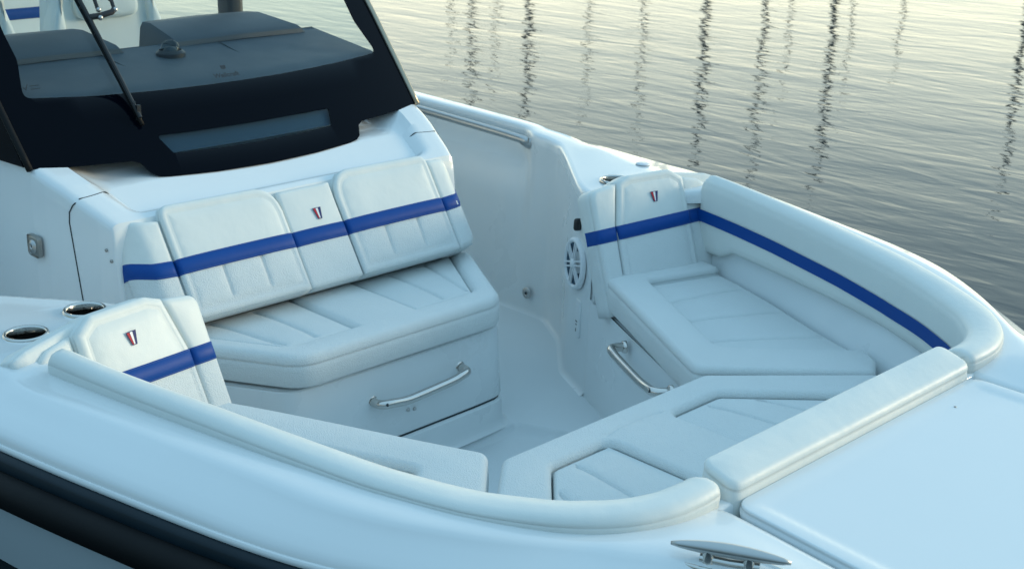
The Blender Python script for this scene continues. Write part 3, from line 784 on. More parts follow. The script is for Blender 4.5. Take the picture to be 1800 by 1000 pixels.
# decal: word and shield on the glass, small maker mark at the lower corner
def text_geo(s, size):
    cu = bpy.data.curves.new('t', 'FONT'); cu.body = s; cu.size = size; cu.align_x = 'CENTER'; cu.extrude = 0.0; cu.offset = size * .02
    o = bpy.data.objects.new('t', cu); COL.objects.link(o); dg = bpy.context.evaluated_depsgraph_get(); me = bpy.data.meshes.new_from_object(o.evaluated_get(dg))
    v = [tuple(p.co) for p in me.vertices]; f = [tuple(p.vertices) for p in me.polygons]; bpy.data.objects.remove(o); return v, f
s = MB()
v, f = text_geo('Wellcraft', .026); s0 = MB(); s0.add([(gx(0, .652 + b * .70, .0025), a - .004, .652 + b * .70) for a, b, c in v], f); s0.build('lettering', PLB, ws, smooth=False)
for (y0, y1, z0, z1) in ((-.013, -.005, .676, .686), (-.0035, .0035, .674, .686), (.005, .013, .676, .686)):
    yy0, yy1 = y0 * .8 - .004, y1 * .8 - .004
    s.add([(gx(0, z, .0025), y, z) for y, z in ((yy0 * .8, z0), (yy1 * .8, z0), (yy1, z1), (yy0, z1))], [(0, 1, 2, 3)])
s.build('shield_decal', PLB, ws, smooth=False); s = MB()
for (y0, z0, y1, z1, h) in ((-.690, .684, -.683, .676, .005), (-.683, .676, -.672, .690, .005), (-.668, .686, -.636, .686, .0022), (-.668, .677, -.636, .677, .0022)):
    s.add([(gx(.67, z, .0025), y, z) for y, z in ((y0, z0), (y1, z1), (y1, z1 + h), (y0, z0 + h))], [(0, 1, 2, 3)])
s.build('decal', PLB, ws, smooth=False)
# wiper
wp = MB()
def onG(y, z, o_): return V3(gx(y, z) + o_ * .75, y, z + o_ * .66)
tip = (-.383, .545); hi = (-.412, .945)
v, f = tube_geo([onG(tip[0], tip[1], .012), onG(-.392, .66, .016), onG(-.402, .80, .016), onG(hi[0], hi[1], .014), onG(-.43, 1.18, .012)], .0075, 8)
blade = mobj('wiper_blade', v, f, BLACK, ws)
v, f = tube_geo([onG(-.385, .56, .024), onG(-.395, .68, .032), onG(-.404, .80, .036), onG(-.412, .92, .034), onG(-.425, 1.12, .022)], .0065, 8); s = MB().add(v, f)
for (y, z) in ((-.388, .60), (-.397, .72), (-.404, .80), (-.41, .88), (-.418, 1.0)):
    v, f = tube_geo([onG(y, z, .014), onG(y, z, .034)], .006, 6); s.add(v, f)
v, f = box_geo(onG(-.383, .575, .022), (0, 0, 1), (0, 1, 0), (1, 0, 0), .05, .014, .014); s.add(v, f)
s.build('wiper_frame', PLB, ws)
s = MB()
for (ya, za, yb, zb) in ((-.372, .862, -.345, 1.10), (-.318, .858, -.285, 1.10)):
    v, f = tube_geo([onG(ya, za, .045), onG((ya + yb) / 2, (za + zb) / 2, .052), onG(yb, zb, .05), onG(yb + .05, zb + .4, .05)], .0065, 8); s.add(v, f)
v, f = tube_geo([onG(-.405, .845, .036), onG(-.37, .845, .04), onG(-.33, .85, .045), onG(-.315, .86, .045)], .010, 8); s.add(v, f)
v, f = tube_geo(spline([onG(-.318, .875, .05), onG(-.345, .90, .06), onG(-.345, .95, .06), onG(-.318, .99, .055)], 5), .003, 6); s.add(v, f)
arm = s.build('wiper_arm', PLB, ws)
s = MB()
for (y, z) in ((-.372, .858), (-.318, .855), (-.378, .835)):
    v, f = lathe_geo([(0, .012), (.005, .011), (.008, .006), (.008, 0)], onG(y, z, .045), (.75, 0, .66), 12); mobj('bolt', v, f, STEELB, ws)

# ------------------------------------------------------------------ dashboard with hoods and compass
s = MB()
v = []; f = []
for i in range(17):
    for t in np.linspace(-1, 1, 25):
        y = t * .735
        if i == 0: x, z = gx(y, .46) - .02, .46
        else:
            x0 = gx(y, .60) - .025; q = (i - 1) / 15; x = x0 + (-1.46 - x0) * q
            z = .60 + .034 * smooth01(q / .18) + .056 * q
        v.append((x, y, z))
for i in range(16):
    for k in range(24): f.append((i * 25 + k, i * 25 + k + 1, (i + 1) * 25 + k + 1, (i + 1) * 25 + k))
s.add(v, f)
s.add([(-1.46, -.735, .692), (-1.46, .735, .692), (-1.46, .735, .45), (-1.46, -.735, .45)], [(0, 1, 2, 3)])
s.add([(-1.0, .735, .60), (-1.46, .735, .69), (-1.46, .735, .45), (-1.0, .735, .46)], [(0, 1, 2, 3)])
s.add([(-1.0, -.735, .60), (-1.46, -.735, .69), (-1.46, -.735, .45), (-1.0, -.735, .46)], [(0, 1, 2, 3)])
dash = s.build('dashboard', GREY, boat, angle=40)
for y in (-.20, .23):
    v, f = tube_geo([(x, y * (1 - (x + 1) * .3), interp(-x, [1.0, 1.08, 1.42], [.628, .642, .69]) + .0005) for x in (-1.0, -1.1, -1.2, -1.3, -1.4)], .0018, 5); mobj('dash_seam', v, f, GAP, dash)
def hood(y0, y1, sl):
    P0 = V3(-1.40, y0, .686); 
    v = []; F = [(-1.405, 0, .684), (-1.41, 0, .70), (-1.43, .012, .712), (-1.60, .10, .748), (-1.66, .12, .746), (-1.67, .12, .60)]
    for (x, ins, z) in F:
        a, b = y0 + ins * sl[0], y1 - ins * sl[1]; c = (.02 if z > .69 else .0)
        v += [(x, a, z - c), (x, a + .012, z), (x, (a + b) / 2, z + .004), (x, b - .012, z), (x, b, z - c)]
    K = 5; f = [(i * K + k, i * K + k + 1, (i + 1) * K + k + 1, (i + 1) * K + k) for i in range(5) for k in range(4)]
    n = len(v); v += [(x, y0, .60) for x, i_, z in F] + [(x, y1, .60) for x, i_, z in F]
    f += [(i * K, (i + 1) * K, n + i + 1, n + i) for i in range(5)] + [(i * K + 4, (i + 1) * K + 4, n + 6 + i + 1, n + 6 + i) for i in range(5)]
    return mobj('instrument_hood', v, f, GREYD, dash, angle=35)
hood(-.70, -.13, (.6, .4)); hood(.07, .66, (.1, .7))
v, f = lathe_geo([(.052, -.01), (.052, .008), (.046, .014), (.040, .018)], (-1.315, .003, .677), seg=32); cp = mobj('compass', v, f, PLB, dash, angle=40)
v, f = lathe_geo([(.034, .016), (.033, .030), (.027, .042), (.016, .050), (.0, .053)], (-1.315, .003, .677), seg=28); s = MB().add(v, f); s.build('dome', DOME, dash)
v, f = lathe_geo([(.0, .030), (.018, .026), (.026, .016)], (-1.315, .003, .677), seg=24); mobj('compass_card', v, f, GREYD, dash)

# hardtop and its posts (above the picture, but it shades the helm)
s = MB(); pl = fillet([(-2.6, .90), (-2.55, 0), (-2.6, -.90), (-2.7, -.95), (-4.2, -.95), (-4.2, .95), (-2.7, .95)], .15)
pl = [tuple(p) for p in pl]; n = len(pl)
s.add([(x, y, 1.90) for x, y in pl] + [(x, y, 1.97) for x, y in pl], [tuple(range(n)), tuple(range(n, 2 * n))] + [(i, (i + 1) % n, n + (i + 1) % n, n + i) for i in range(n)])
top = s.build('hardtop', GEL, boat, angle=30)
for (x, y, rx, ry, m_) in ((-2.35, .93, .055, .04, PLB), (-2.35, -.93, .055, .04, PLB), (-3.7, .85, .05, .04, PLB), (-3.7, -.85, .05, .04, PLB)):
    v, f = box_geo((x, y, .72), (1, 0, 0), (0, 1, 0), (0, 0, 1), rx * 2, ry * 2, 2.38); o = mobj('hardtop_post', v, f, m_, top, angle=30); bevel_obj(o, .02, 3)

# ------------------------------------------------------------------ fittings
for k, (x, y, z, sg) in enumerate(((-.105, 1.006, .256, -1), (-.045, 1.195, .256, -1), (-.085, 1.04, .262, 1),)):
    prof = [(.0555, .0), (.0545, .003), (.052, .0045), (.0485, .004), (.046, 0), (.0445, -.02), (.043, -.07), (.040, -.085), (0, -.087)]
    c = (x, sg * y, zd(x) + .0115)
    v, f = lathe_geo([(.0565, -.004)] + prof[:5] + [(.0445, -.02)], c, (0, -sg * -.04 if False else 0, 1), 40); cup = mobj('cup_holder', v, f, STEEL, boat)
    v, f = lathe_geo(prof[4:], c, (0, 0, 1), 40); mobj('cup_inside', v, f, DARKIN, cup)
v, f = lathe_geo([(0, .004), (.022, .004), (.026, .002), (.027, -.002)], (-.165, 1.285, .2835), (0, .05, 1), 28); mobj('fuel_cap', v, f, SPK, boat)

def grab(name, pts, parent, r_=.0145):
    v, f = tube_geo(spline(pts, 6), r_, 16); h = mobj(name, v, f, STEEL, parent)
    return h
def handle(A, B, nrm, drop, so=.050):
    A, B, n = V3(*A), V3(*B), unit(nrm); t = unit(B - A); L = np.linalg.norm(B - A); dn = V3(0, 0, -1)
    pts = [A - n * .012, A + n * (so * .55), A + n * (so * .9) + t * .012, A + n * so + t * .04 + dn * drop * .25, A + n * so + t * (L * .26) + dn * drop, A + n * so + t * (L * .42) + dn * drop * 1.05,
           A + n * so + t * (L * .78) + dn * drop * .7, B + n * so - t * .04 + dn * drop * .2, B + n * (so * .9) - t * .012, B + n * (so * .55), B - n * .012]
    h = grab('grab_handle', pts, boat)
    for P in (A, B):
        v, f = lathe_geo([(0, .004), (.018, .004), (.021, 0), (.021, -.01)], P, n, 20); mobj('flange', v, f, STEEL, h)
    v, f = lathe_geo([(0, .0132), (.005, .0132), (.0055, .012)], A + n * (so - .002) + t * .012, unit(n + V3(0, 0, .3)), 12); mobj('screw_hole', v, f, GAP, h)
    return h
handle((-.022, -.130, -.213), (-.022, .235, -.200), (1, 0, 0), .012)
dv = unit((.675, -.42, 0)); nn_ = (-.53, -.85, 0)
for sg in (1, -1):
    handle((.690, sg * .440, -.118), (.325, sg * .645, -.136), (-.53, -.85 * sg, 0), .008)
for sg in (1, -1):
    pts = [(-.815, sg * 1.385, .235), (-.835, sg * 1.350, .238), (-.87, sg * 1.338, .246), (-1.1, sg * 1.338, .255), (-1.8, sg * 1.345, .272), (-2.6, sg * 1.345, .288), (-2.68, sg * 1.38, .285)]
    v, f = tube_geo(spline(pts, 6), .0175, 14); hr = mobj('hand_rail', v, f, STEELB, boat)
    v, f = tube_geo([(-.845, sg * 1.385, .212), (-.83, sg * 1.348, .230), (-.86, sg * 1.340, .242)], [.018, .020, .0185], 12); mobj('rail_end', v, f, STEELB, hr)

# speakers on the angled wall, a clip and a socket plate beneath
def speaker(sg):
    n = unit((-.45, -.89, .05)); c = V3(-.118, .892, -.010) + n * .004
    fl_ = lambda p: (p[0], p[1] * sg, p[2]); m3 = lambda v: [fl_(p) for p in v]
    v, f = lathe_geo([(.075, .002), (.077, .012), (.082, .017), (.090, .016), (.094, .010), (.095, 0)], c, n, 44); sp = mobj('speaker', m3(v), f, SPK, boat)
    v, f = lathe_geo([(.0, -.016), (.03, -.012), (.078, .004)], c + n * .006, n, 30); mobj('speaker_cone', m3(v), f, SPC, sp)
    up = V3(0, 0, 1); ax = unit(np.cross(up, n)); up2 = np.cross(n, ax); s = MB()
    for k in range(6):
        a = k * math.pi / 3 + .3; d = ax * math.cos(a) + up2 * math.sin(a); e = ax * -math.sin(a) + up2 * math.cos(a)
        for o_ in (-.008, .008):
            v, f = box_geo(c + n * .014 + d * .048 + e * o_, d, e, n, .072, .006, .006); s.add(m3(v), f)
    v, f = lathe_geo([(0, .022), (.013, .021), (.018, .016), (.018, .008)], c, n, 24); s.add(m3(v), f)
    s.build('speaker_grille', SPK, sp)
    c2 = V3(-.085, .872, -.205); v, f = box_geo(c2 + n * .002, ax, up2, n, .05, .14, .012); pl_ = mobj('socket_plate', m3(v), f, GELS, boat, angle=30); bevel_obj(pl_, .005, 3)
    s = MB()
    for (a, b, wd, hh) in ((0, -.012, .018, .004), (0, -.024, .010, .004), (0, -.045, .004, .012)):
        v, f = box_geo(c2 + n * .0086 + ax * a + up2 * b, ax, up2, n, wd, hh, .001); s.add(m3(v), f)
    s.build('socket_mark', PLB, pl_, smooth=False)
    v, f = box_geo(V3(-.105, .872, .142), ax, up2, n, .020, .046, .03); cl = mobj('clip', m3(v), f, PLB, boat, angle=30); bevel_obj(cl, .010, 3)
speaker(1); speaker(-1)
v, f = lathe_geo([(0, .003), (.008, .003), (.0085, .006), (.014, .007), (.016, .004), (.022, .004), (.024, .001), (.024, -.002)], (-.74, 1.262, -.375), (0, -1, .02), 26); ft = mobj('drain_fitting', v, f, STEELB, boat)
v, f = lathe_geo([(.0, .0075), (.006, .0075)], (-.74, 1.262, -.375), (0, -1, .02), 14); mobj('drain_hole', v, f, GAP, ft)

# mooring cleat on the starboard foredeck
def cleat(sg):
    c = V3(1.745, .655, .207); A, B = V3(1.660, .772, .262), V3(1.862, .667, .258)
    A, B = V3(1.651, .750, .242), V3(1.846, .643, .240); t = unit(B - A); no = V3(-t[1], t[0], 0)
    fl_ = lambda v: [(p[0], -p[1] * -sg if False else p[1] * sg, p[2]) for p in v]
    n = 15; P = []; rr = []
    for i in range(n):
        q = i / (n - 1); P.append(A + (B - A) * q + V3(0, 0, -.004 + .004 * math.cos((q - .5) * 3))); rr.append(.0035 + .0105 * math.sin(math.pi * q) ** .7)
    v, f = tube_geo(P, rr, 14); cl = mobj('mooring_cleat', fl_(v), f, STEELB, boat)
    s = MB(); mid = (A + B) / 2
    for q in (.32, .66):
        p = A + (B - A) * q; v, f = tube_geo([p + V3(0, 0, -.004), p + V3(0, 0, -.018), p + V3(0, 0, -.036)], [.012, .012, .016], 12); s.add(fl_(v), f)
    v, f = tube_geo([A + (B - A) * .25 + V3(0, 0, -.024), mid + V3(0, 0, -.026), A + (B - A) * .75 + V3(0, 0, -.024)], .010, 10); s.add(fl_(v), f)
    s.build('cleat_post', STEEL, cl)
    v = []; f = []; c0 = mid + V3(-.002, -.004, 0); c0[2] = .2085; K = 40
    for (a, b, h) in ((.112, .036, -.004), (.112, .036, .001), (.109, .033, .0035), (.104, .029, .003), (.100, .026, -.006), (.05, .012, -.012)):
        for k in range(K):
            q = 2 * math.pi * k / K; v.append(c0 + t * a * math.cos(q) + no * b * math.sin(q) + V3(0, 0, h))
    for i in range(5):
        for k in range(K): f.append((i * K + k, i * K + (k + 1) % K, (i + 1) * K + (k + 1) % K, (i + 1) * K + k))
    f.append(tuple(range(5 * K, 6 * K))); mobj('cleat_plate', fl_(v), f, STEEL, cl)
cleat(-1); cleat(1)

# ------------------------------------------------------------------ cushions (each lifts off the boat)
def edge_w(d, r, crown, stretch=.05):
    if d <= 0: return -r
    if d < r: return -r + math.sqrt(max(0, r * r - (r - d) ** 2))
    return crown * (1 - math.exp(-(d - r) / stretch))

def stripe(name, u0, u1, vc, hh, mp, parent, r=.02, crown=.006, T=.08, lift=.0022, ends=(1, 1)):
    us = [u0 + k for k in (0, .0015, .004, .008, .013, .02, .03)]; us = [u for u in us if u < (u0 + u1) / 2]
    mid = list(np.linspace(us[-1], u1 - (us[-1] - u0), max(3, int((u1 - u0) / .03))))[1:-1]
    us = us + mid + [u1 - (u - u0) for u in us[::-1]]
    rows = []
    if ends[0]: rows += [(u0 - lift, -T * .8), (u0 - lift, -r - .004)]
    rows += [(u, edge_w(min(u - u0, u1 - u), r, crown) + lift) for u in us]
    if ends[1]: rows += [(u1 + lift, -r - .004), (u1 + lift, -T * .8)]
    v = []; f = []
    for (u, w_) in rows:
        c = vc(u) if callable(vc) else vc
        for q, dw in ((-1, -.002), (-.97, 0), (0, .0004), (.97, 0), (1, -.002)): v.append(mp(u, c + hh * q, w_ + dw))
    for i in range(len(rows) - 1):
        for k in range(4): f.append((i * 5 + k, i * 5 + k + 1, i * 5 + 6 + k, i * 5 + 5 + k))
    o = mobj(name, v, f, BLUE, parent, True)
    thr = bpy.data.materials.get('blue_thread') or mat('blue_thread', (.05, .10, .32), .7)
    for sgn in (-.86, .86):      # rows of stitches
        v = []; f = []
        for i in range(len(rows) - 1):
            (ua, wa), (ub, wb) = rows[i], rows[i + 1]; c = vc(ua) if callable(vc) else vc; c2 = vc(ub) if callable(vc) else vc; n = len(v)
            v += [mp(ua, c + hh * sgn - .0005, wa + .0007), mp(ub, c2 + hh * sgn - .0005, wb + .0007), mp(ub, c2 + hh * sgn + .0005, wb + .0007), mp(ua, c + hh * sgn + .0005, wa + .0007)]; f.append((n, n + 1, n + 2, n + 3))
        mobj('stitch_row', v, f, thr, o, False)
    return o

def emblem(u, v_, mp, parent, w_, flip=1, sz=1.0):
    s = MB(); tw, bw, h = .0165 * sz, .0080 * sz, .0165 * sz
    def quad(a0, a1, b0, b1, lo, hi, k, dw):
        n = [mp(u + flip * x, v_ + y, w_ + dw) for x, y in ((b0, lo), (b1, lo), (a1, hi), (a0, hi))]; s.add(n, [(0, 1, 2, 3)], k)
    quad(-tw, tw, -bw, bw, -h, h, 0, 0)
    e = .0018; t2, b2 = tw - e * 1.3, bw - e
    for k, (p, q) in enumerate(((-1, -.38), (-.30, .30), (.38, 1))): quad(t2 * p, t2 * q, b2 * p, b2 * q, -h + e, h - e, k + 1, .0006)
    return s.build('emblem', [NAVY, RED, WHT, NAVY], parent, smooth=False)

# --- bench in front of the console
e = empty('seat_cushion', (-.22, 0, -.10), 'wide quilted bench cushion in front of the console, beneath the long striped backrest', 'seat cushion')
seat = lambda z0: (lambda u, v, w_: (v, u, w_ + z0))
Eo = [(.405, .0), (.665, -.445), (.58, -.46), (.375, -.112), (.125, -.112), (.125, -.46), (-.125, -.46), (-.125, -.112), (-.375, -.112), (-.58, -.46), (-.665, -.445), (-.405, .0)]
pad('border', Eo, .105, WEAVE, seat(.014), e, corner=[.10, .03, .02, .03, .02, .02, .02, .02, .03, .02, .03, .10], r=.028, crown=.007, wobble=.0016, seed=3)
for sg in (1, -1):
    Pn = [(sg * .372, -.112), (sg * .576, -.457), (sg * .127, -.457), (sg * .127, -.112)]
    sm = [((sg * .28, -.49), (sg * .255, -.10)), ((sg * .45, -.49), (sg * .36, -.10))]
    pad('quilted_panel', Pn, .08, WEAVE, seat(.004), e, rad=.015, r=.012, crown=.008, seams=sm, sdep=.0045, seed=4 + sg)

# --- long backrest on the console
e = empty('bench_backrest', (-.42, 0, .05), 'long upholstered backrest with blue stripe on the console front below the windshield', 'backrest')
def bk(off=0.0, bend=0.0):
    def mp(u, z, w_):
        w2 = w_ + off; x = -.437 - .65 * (z - .216) - bend * (.1 * max(0, abs(u) - .535) + max(0, abs(u) - .605))
        return (x + .838 * w2, u, z + .545 * w2)
    return mp
zn = lambda u, v, w_: 1 if v < .208 else 0
ZC, HH = .211, .0212
mains = [(.108, .532), (-.532, -.108)]
for (a, b) in mains:
    inner_lo = a > 0
    ol = [(a, .070), (b, .070), (b, .372), (a, .378)]
    cr = [.012, .012, .03, .075] if inner_lo else [.012, .012, .075, .03]
    sm = [((a + (b - a) * q, .04), (a + (b - a) * q, .186)) for q in (.335, .665)]
    p = pad('main_panel', ol, .10, None, bk(), e, corner=cr, r=.012, crown=.007, seams=sm, sdep=.003, zone=zn, mats=[VINYL, WEAVE], seed=int(a * 10) + 20, stitch=True)
    stripe('stripe', a, b, ZC, HH, bk(), p, r=.012, crown=.0078, T=.10)
p = pad('centre_panel', [(-.106, .070), (.106, .070), (.106, .352), (-.106, .352)], .085, None, bk(-.007), e, rad=.014, r=.013, crown=.006, zone=zn, mats=[VINYL, WEAVE], seed=31)
stripe('stripe', -.106, .106, ZC, HH, bk(-.007), p, r=.013, crown=.006, T=.08)
emblem(0.014, .268, bk(-.007), p, .0078, 1)
for sg in (1, -1):
    a, b = (.534, .662) if sg > 0 else (-.662, -.534)
    ol = [(a, .070), (b, .070), (b, .345), (a, .356)]
    cr = [.012, .02, .045, .02] if sg > 0 else [.02, .012, .02, .045]
    p = pad('side_panel', ol, .125, None, bk(-.006, 1.0), e, corner=cr, r=.020, crown=.006, zone=zn, mats=[VINYL, WEAVE], seed=40 + sg)
    stripe('stripe', a, b, ZC, HH, bk(-.006, 1.0), p, r=.020, crown=.006, T=.06)
mobj('backing_board', [(-.485, -.655, -.05), (-.485, .655, -.05), (-.455, .64, .075), (-.455, -.64, .075), (-.6, -.62, .33), (-.6, .62, .33)], [(0, 1, 2, 3), (3, 2, 5, 4)], GREYG, e, False)  # its grey colour stands in for the shade in the gap below the backrest

# --- side seats
def side_parts(sg):
    nm = 'port' if sg > 0 else 'starboard'
    # seatback
    lab = ('angled seatback with blue stripe standing behind the far bow seat, beside the round speaker' if sg > 0 else
           'angled seatback with blue stripe beside the two steel cup holders in the near gunwale')
    e = empty('seatback', (.15, sg * 1.0, -.1), lab, 'seatback')
    c0 = V3(.107, .752); t = unit((.22, .975)); nh = np.array([t[1], -t[0]])
    def mpf(off=0.0):
        def mp(u, z, w_):
            q = -.40 * (z - .17); w2 = w_ + off; N = np.array([nh[0], nh[1], .40]) / math.sqrt(1.16)
            p = c0 + t * u + nh * q
            return (p[0] + N[0] * w2, sg * (p[1] + N[1] * w2), z + N[2] * w2)
        return mp
    sc = lambda u: .168 + .045 * u
    zn2 = lambda u, v, w_: 1 if v < sc(u) else 0
    p = pad('inner_panel', [(0, -.085), (.072, -.085), (.078, .19), (.112, .328), (.0, .312)], .10, None, mpf(-.002), e, corner=[.02, .01, .01, .02, .03], r=.016, crown=.005, zone=zn2, mats=[VINYL, WEAVE], seed=50 + sg)
    stripe('stripe', 0, .078, sc, .0222, mpf(-.002), p, r=.016, crown=.005, T=.10)
    p = pad('main_panel', [(.074, -.06), (.395, -.06), (.395, .318), (.340, .350), (.165, .348), (.115, .330), (.080, .19)], .10, None, mpf(0), e, corner=[.01, .01, .02, .03, .04, .02, .01], r=.014, crown=.008, zone=zn2, mats=[VINYL, WEAVE], seed=55 + sg, stitch=True)
    stripe("stripe", .080, .395, sc, .0222, mpf(0), p, r=.014, crown=.0088, T=.10)
    emblem(.250, .268, mpf(0), p, .0098, sg)
    p = pad('outer_panel', [(.397, -.05), (.505, -.05), (.505, .288), (.47, .308), (.397, .320)], .10, None, mpf(-.020), e, corner=[.01, .01, .02, .02, .02], r=.014, crown=.004, zone=zn2, mats=[VINYL, WEAVE], seed=58 + sg)
    stripe('stripe', .397, .505, sc, .0222, mpf(-.020), p, r=.014, crown=.004, T=.03, ends=(1, 0))
    pad('back_shell', [(.015, .0), (.40, .02), (.548, .20), (.562, .308), (.52, .322), (.36, .343), (.15, .340), (.015, .300)], .080, VINYL, mpf(-.036), e, corner=[.02, .02, .02, .02, .03, .05, .03, .02], r=.011, crown=.002, seed=90 + sg, wobble=.0005)
    # cushion
    lab = ('quilted seat cushion of the far bow seat under the port seatback' if sg > 0 else 'narrow strip of seat cushion seen behind the near padded rail')
    e = empty('seat_cushion', (.5, sg * .8, -.105), lab, 'seat cushion')
    m2 = lambda z0: (lambda u, v, w_: (u, sg * v, w_ + z0 + .003 + .032 * (1 - smooth01((u - .05) / .9))))
    bo = [(.12, .765), (.797, .410), (1.17, .785), (1.125, .865), (1.05, .915), (.740, .595), (.235, .862), (.315, 1.155), (.225, 1.17)]
    pad('border', bo, .108, WEAVE, m2(.0), e, corner=[.045, .03, .02, .01, .01, .03, .03, .01, .03], r=.020, crown=.007, seed=61 + sg, wobble=.0016)
    ip = [(.239, .865), (.740, .600), (1.046, .915), (.88, .972), (.57, 1.088), (.40, 1.135), (.319, 1.152)]
    sm = [((.37, .76), (.46, 1.14)), ((.50, .68), (.68, 1.08)), ((.63, .60), (.90, 1.0))]
    pad('quilted_panel', ip, .08, WEAVE, m2(-.028), e, corner=[.015, .015, .01, .01, .01, .01, .01], r=.011, crown=.007, seams=sm, sdep=.0055, seed=64 + sg)
    # coaming bolster
    lab = ('long padded coaming rail with wide blue stripe facing inward on the far gunwale' if sg > 0 else 'long padded coaming rail curving along the near gunwale in front of the cup holders')
    e = empty('coaming_bolster', (.9, sg * 1.0, .2), lab, 'padded rail')
    Bo = [(.195, 1.262), (.35, 1.236), (.52, 1.201), (.77, 1.142), (1.06, 1.065), (1.18, 1.022), (1.294, .971), (1.392, .912), (1.478, .844), (1.546, .756), (1.582, .662), (1.591, .58), (1.588, .508)]
    pth = spline(Bo, 6); pth = resample(pth, .022, False)
    Xs = [.22, .42, .67, .97, 1.21, 1.32, 1.6]
    TH = lambda x, s: np.interp(s, [0, .12, .3, .5, .7, .82, 1], [.072, .076, .086, .094, .102, .102, .086])
    ZCR = lambda x: np.interp(x, Xs, [.322, .312, .300, .280, .263, .256, .254])
    ZB = lambda x: np.interp(x, [.19, .22, .31, .375, .67, .97, 1.21, 1.32, 1.6], [.062, .050, .052, .083, .080, .073, .06, .055, .055])
    ZST = lambda x: np.interp(x, [.21, .57, .87, 1.1, 1.31, 1.6], [.183, .170, .153, .132, .124, .12])
    nsg = 1
    def prof(i, s):
        x = pth[i][0]; t_ = TH(x, s); zc = ZCR(x); zb = ZB(x); z0 = zd(x) - .006
        if s > .9: zb = zb + (z0 - zb) * smooth01((s - .9) / .08)
        H = zc - z0
        L = [(-.001, z0), (0, z0 + H * .2), (.0015, z0 + H * .40), (.0015, z0 + H * .50), (-.0008, z0 + H * .54), (.0008, z0 + H * .58), (-.0015, z0 + H * .72), (-.009, z0 + H * .90), (-.022, zc - .001), (-.040, zc + .001),
             (-t_ + .026, zc - .004), (-t_ + .012, zc - .011), (-t_ + .004, zc - .022), (-t_ + .0035, zc - .0255), (-t_ + .001, zc - .029), (-t_ - .002, zc - .045)]
        zi = L[-1][1]
        for q in (.25, .5, .75, .92): L.append((-t_ - .003, zi + (zb + .018 - zi) * q))
        L += [(-t_ - .002, zb + .012), (-t_ + .004, zb + .003), (-t_ + .015, zb), (-t_ + .045, zb), (-.01, zb + .0)]
        if zb > z0 - .02: L = [(a, max(b, z0)) for a, b in L]
        return [(a * sg, b) for a, b in L]
    path = [(p[0], sg * p[1]) for p in pth]
    bo_ = sweep('cover', path, prof, VINYL, e, True, True, roundend=.018)
    # stripe along the inner face
    v = []; f = []; n = 0; Lc = [0]
    for i in range(1, len(pth)): Lc.append(Lc[-1] + np.linalg.norm(pth[i] - pth[i - 1]))
    for i, p in enumerate(pth):
        s = Lc[i] / Lc[-1]
        if s > .93: continue
        a = pth[max(i - 1, 0)]; b = pth[min(i + 1, len(pth) - 1)]; tt = unit(b - a); no = np.array([-tt[1], tt[0]])
        t_ = TH(p[0], s) + .0065; q = p - no * t_; zc = ZST(q[0])
        for dz in (-.0215, 0, .0215): v.append((q[0], sg * q[1], zc + dz))
        n += 1
    f = [(i * 3 + k, i * 3 + k + 1, i * 3 + 4 + k, i * 3 + 3 + k) for i in range(n - 1) for k in range(2)]
    st = mobj('stripe', v, f, BLUE, bo_)
side_parts(1); side_parts(-1)

# --- bow seat cushion
e = empty('seat_cushion', (1.2, 0, -.105), 'large U shaped quilted cushion of the bow seat beneath the hatch bolster', 'seat cushion')
bw = lambda z0: (lambda u, v, w_: (v, u, w_ + z0))
bo = [(.400, .838), (.798, 1.19), (.60, 1.37), (.52, 1.50), (.602, 1.50), (.602, 1.215), (.33, .945), (.125, .945), (.125, 1.50), (-.125, 1.50), (-.125, .945), (-.33, .945), (-.602, 1.215), (-.602, 1.50), (-.52, 1.50), (-.60, 1.37), (-.798, 1.19), (-.400, .838)]
bo = [(.402, .838), (.790, 1.185), (.69, 1.345), (.603, 1.40), (.603, 1.210), (.335, .943), (.122, .943), (.122, 1.50), (-.122, 1.50), (-.122, .943), (-.335, .943), (-.603, 1.210), (-.603, 1.40), (-.69, 1.345), (-.790, 1.185), (-.402, .838)]
pad('border', bo, .11, WEAVE, bw(.0), e, seams=[((-.118, .930), (-.05, .921)), ((-.05, .921), (.05, .921)), ((.05, .921), (.118, .930))], sdep=.0025, corner=[.035, .03, .01, .01, .04, .04, .03, .01, .01, .03, .04, .04, .01, .01, .03, .035], r=.020, crown=.007, seed=70, wobble=.0018)
for sg in (1, -1):
    ip = [(sg * .126, .948), (sg * .332, .948), (sg * .599, 1.214), (sg * .599, 1.42), (sg * .52, 1.50), (sg * .126, 1.50)]
    sm = [((sg * .26, .90), (sg * .34, 1.50)), ((sg * .39, .96), (sg * .50, 1.46))]
    pad('quilted_panel', ip, .08, WEAVE, bw(-.018), e, corner=[.015, .03, .03, .01, .01, .01], r=.011, crown=.009, seams=sm, sdep=.005, seed=72 + sg)

# --- bolster across the hatch front
e = empty('hatch_bolster', (1.55, 0, .13), 'straight padded bolster lying across the cockpit at the edge of the foredeck hatch', 'padded bolster')
def tb(u, v, w_): return (v, u, w_ + .270 - .30 * (v - 1.508))
pad('cover', [(-.486, 1.506), (.486, 1.506), (.486, 1.600), (-.486, 1.600)], .105, VINYL, tb, e, rad=.026, r=.014, crown=.005, stretch=.02, seed=80, wobble=.0022, rb=.004)

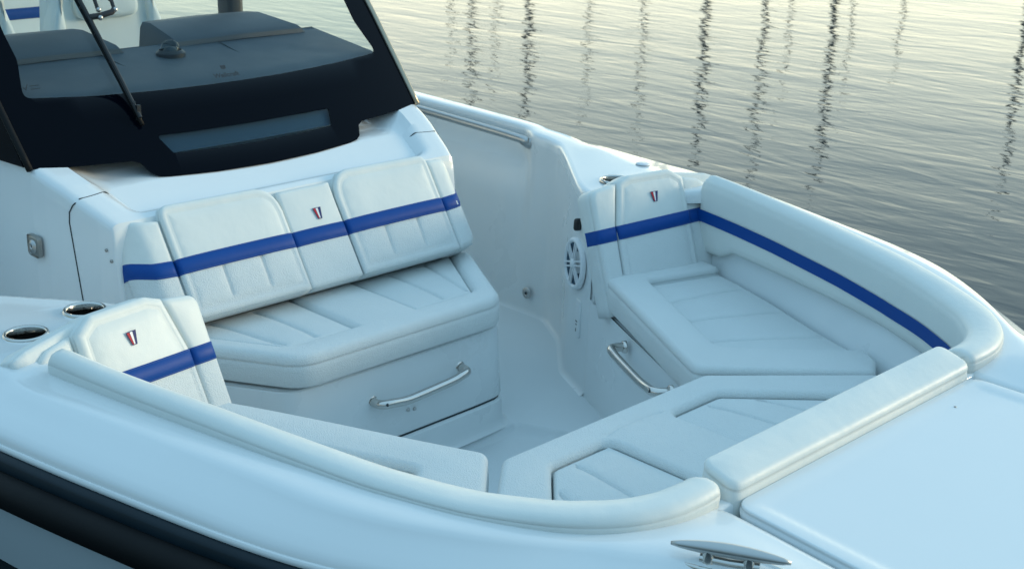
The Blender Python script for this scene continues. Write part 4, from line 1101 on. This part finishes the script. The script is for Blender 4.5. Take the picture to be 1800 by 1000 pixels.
# ------------------------------------------------------------------ helm chairs and stern bench behind the windshield
SEATW = mat('helm_vinyl', (0.82, 0.84, 0.80), 0.45, var=.04, bump=[('noise', 9, .2, .01)])
def chair(y, label):
    e = empty('helm_chair', (-2.05, y, FLOOR_Z), label, 'chair', 'helm chairs behind the windshield')
    mp = lambda off, k=.12: (lambda u, v, w_: (-2.12 - k * (v - .4) + w_ + off + .25 * u * u, y + u, v))
    pad('backrest', [(-.22, .20), (.22, .20), (.245, .60), (.20, .90), (-.20, .90), (-.245, .60)], .12, SEATW, mp(0), e, corner=[.04, .04, .1, .09, .09, .1], r=.04, crown=.012, grid=.04)
    pad('side_wing', [(-.235, .25), (-.175, .25), (-.19, .86), (-.255, .62)], .11, SEATW, mp(.035), e, rad=.02, r=.02, crown=.004, grid=.05)
    pad('side_wing', [(.235, .25), (.175, .25), (.19, .86), (.255, .62)][::-1], .11, SEATW, mp(.035), e, rad=.02, r=.02, crown=.004, grid=.05)
    pad('head_pillow', [(-.14, .70), (.14, .70), (.14, .86), (-.14, .86)], .06, SEATW, mp(.05), e, rad=.04, r=.025, crown=.008, grid=.05)
    pad('seat', [(-.23, -.05), (.23, -.05), (.21, .40), (-.21, .40)], .14, SEATW, lambda u, v, w_: (-2.15 + v * 1.0, y + u, .22 + w_), e, rad=.05, r=.035, crown=.01, grid=.05)
    v, f = lathe_geo([(.16, 0), (.16, .02), (.06, .05), (.05, .55), (.12, .58)], (-1.98, y, FLOOR_Z), seg=20); mobj('pedestal', v, f, STEELB, e)
chair(.20, 'white high backed helm chair in the middle, seen through the windshield beside the compass')
chair(-.44, 'white helm chair at the left picture edge behind the wiper')
e = empty('stern_bench', (-3.4, 0, FLOOR_Z), 'white stern bench with blue stripe behind the helm chairs', 'bench')
mpb = lambda u, v, w_: (-3.25 - .1 * (v - .3) + w_, u, v)
b_ = pad('backrest', [(-1.0, .1), (1.0, .1), (1.0, .98), (-1.0, .98)], .14, SEATW, mpb, e, rad=.06, r=.04, crown=.01, grid=.08)
stripe('stripe', -1.0, 1.0, .575, .026, mpb, b_, r=.04, crown=.01, T=.1, lift=.004)
v, f = box_geo((-3.1, 0, -.15), (1, 0, 0), (0, 1, 0), (0, 0, 1), .6, 1.9, .62); o = mobj('seat_base', v, f, GEL, e, angle=30); bevel_obj(o, .04)
pad('seat', [(-.95, 0), (.95, 0), (.95, .5), (-.95, .5)], .1, SEATW, lambda u, v, w_: (-3.3 + v, u, .24 + w_), e, rad=.05, r=.03, crown=.01, grid=.1)
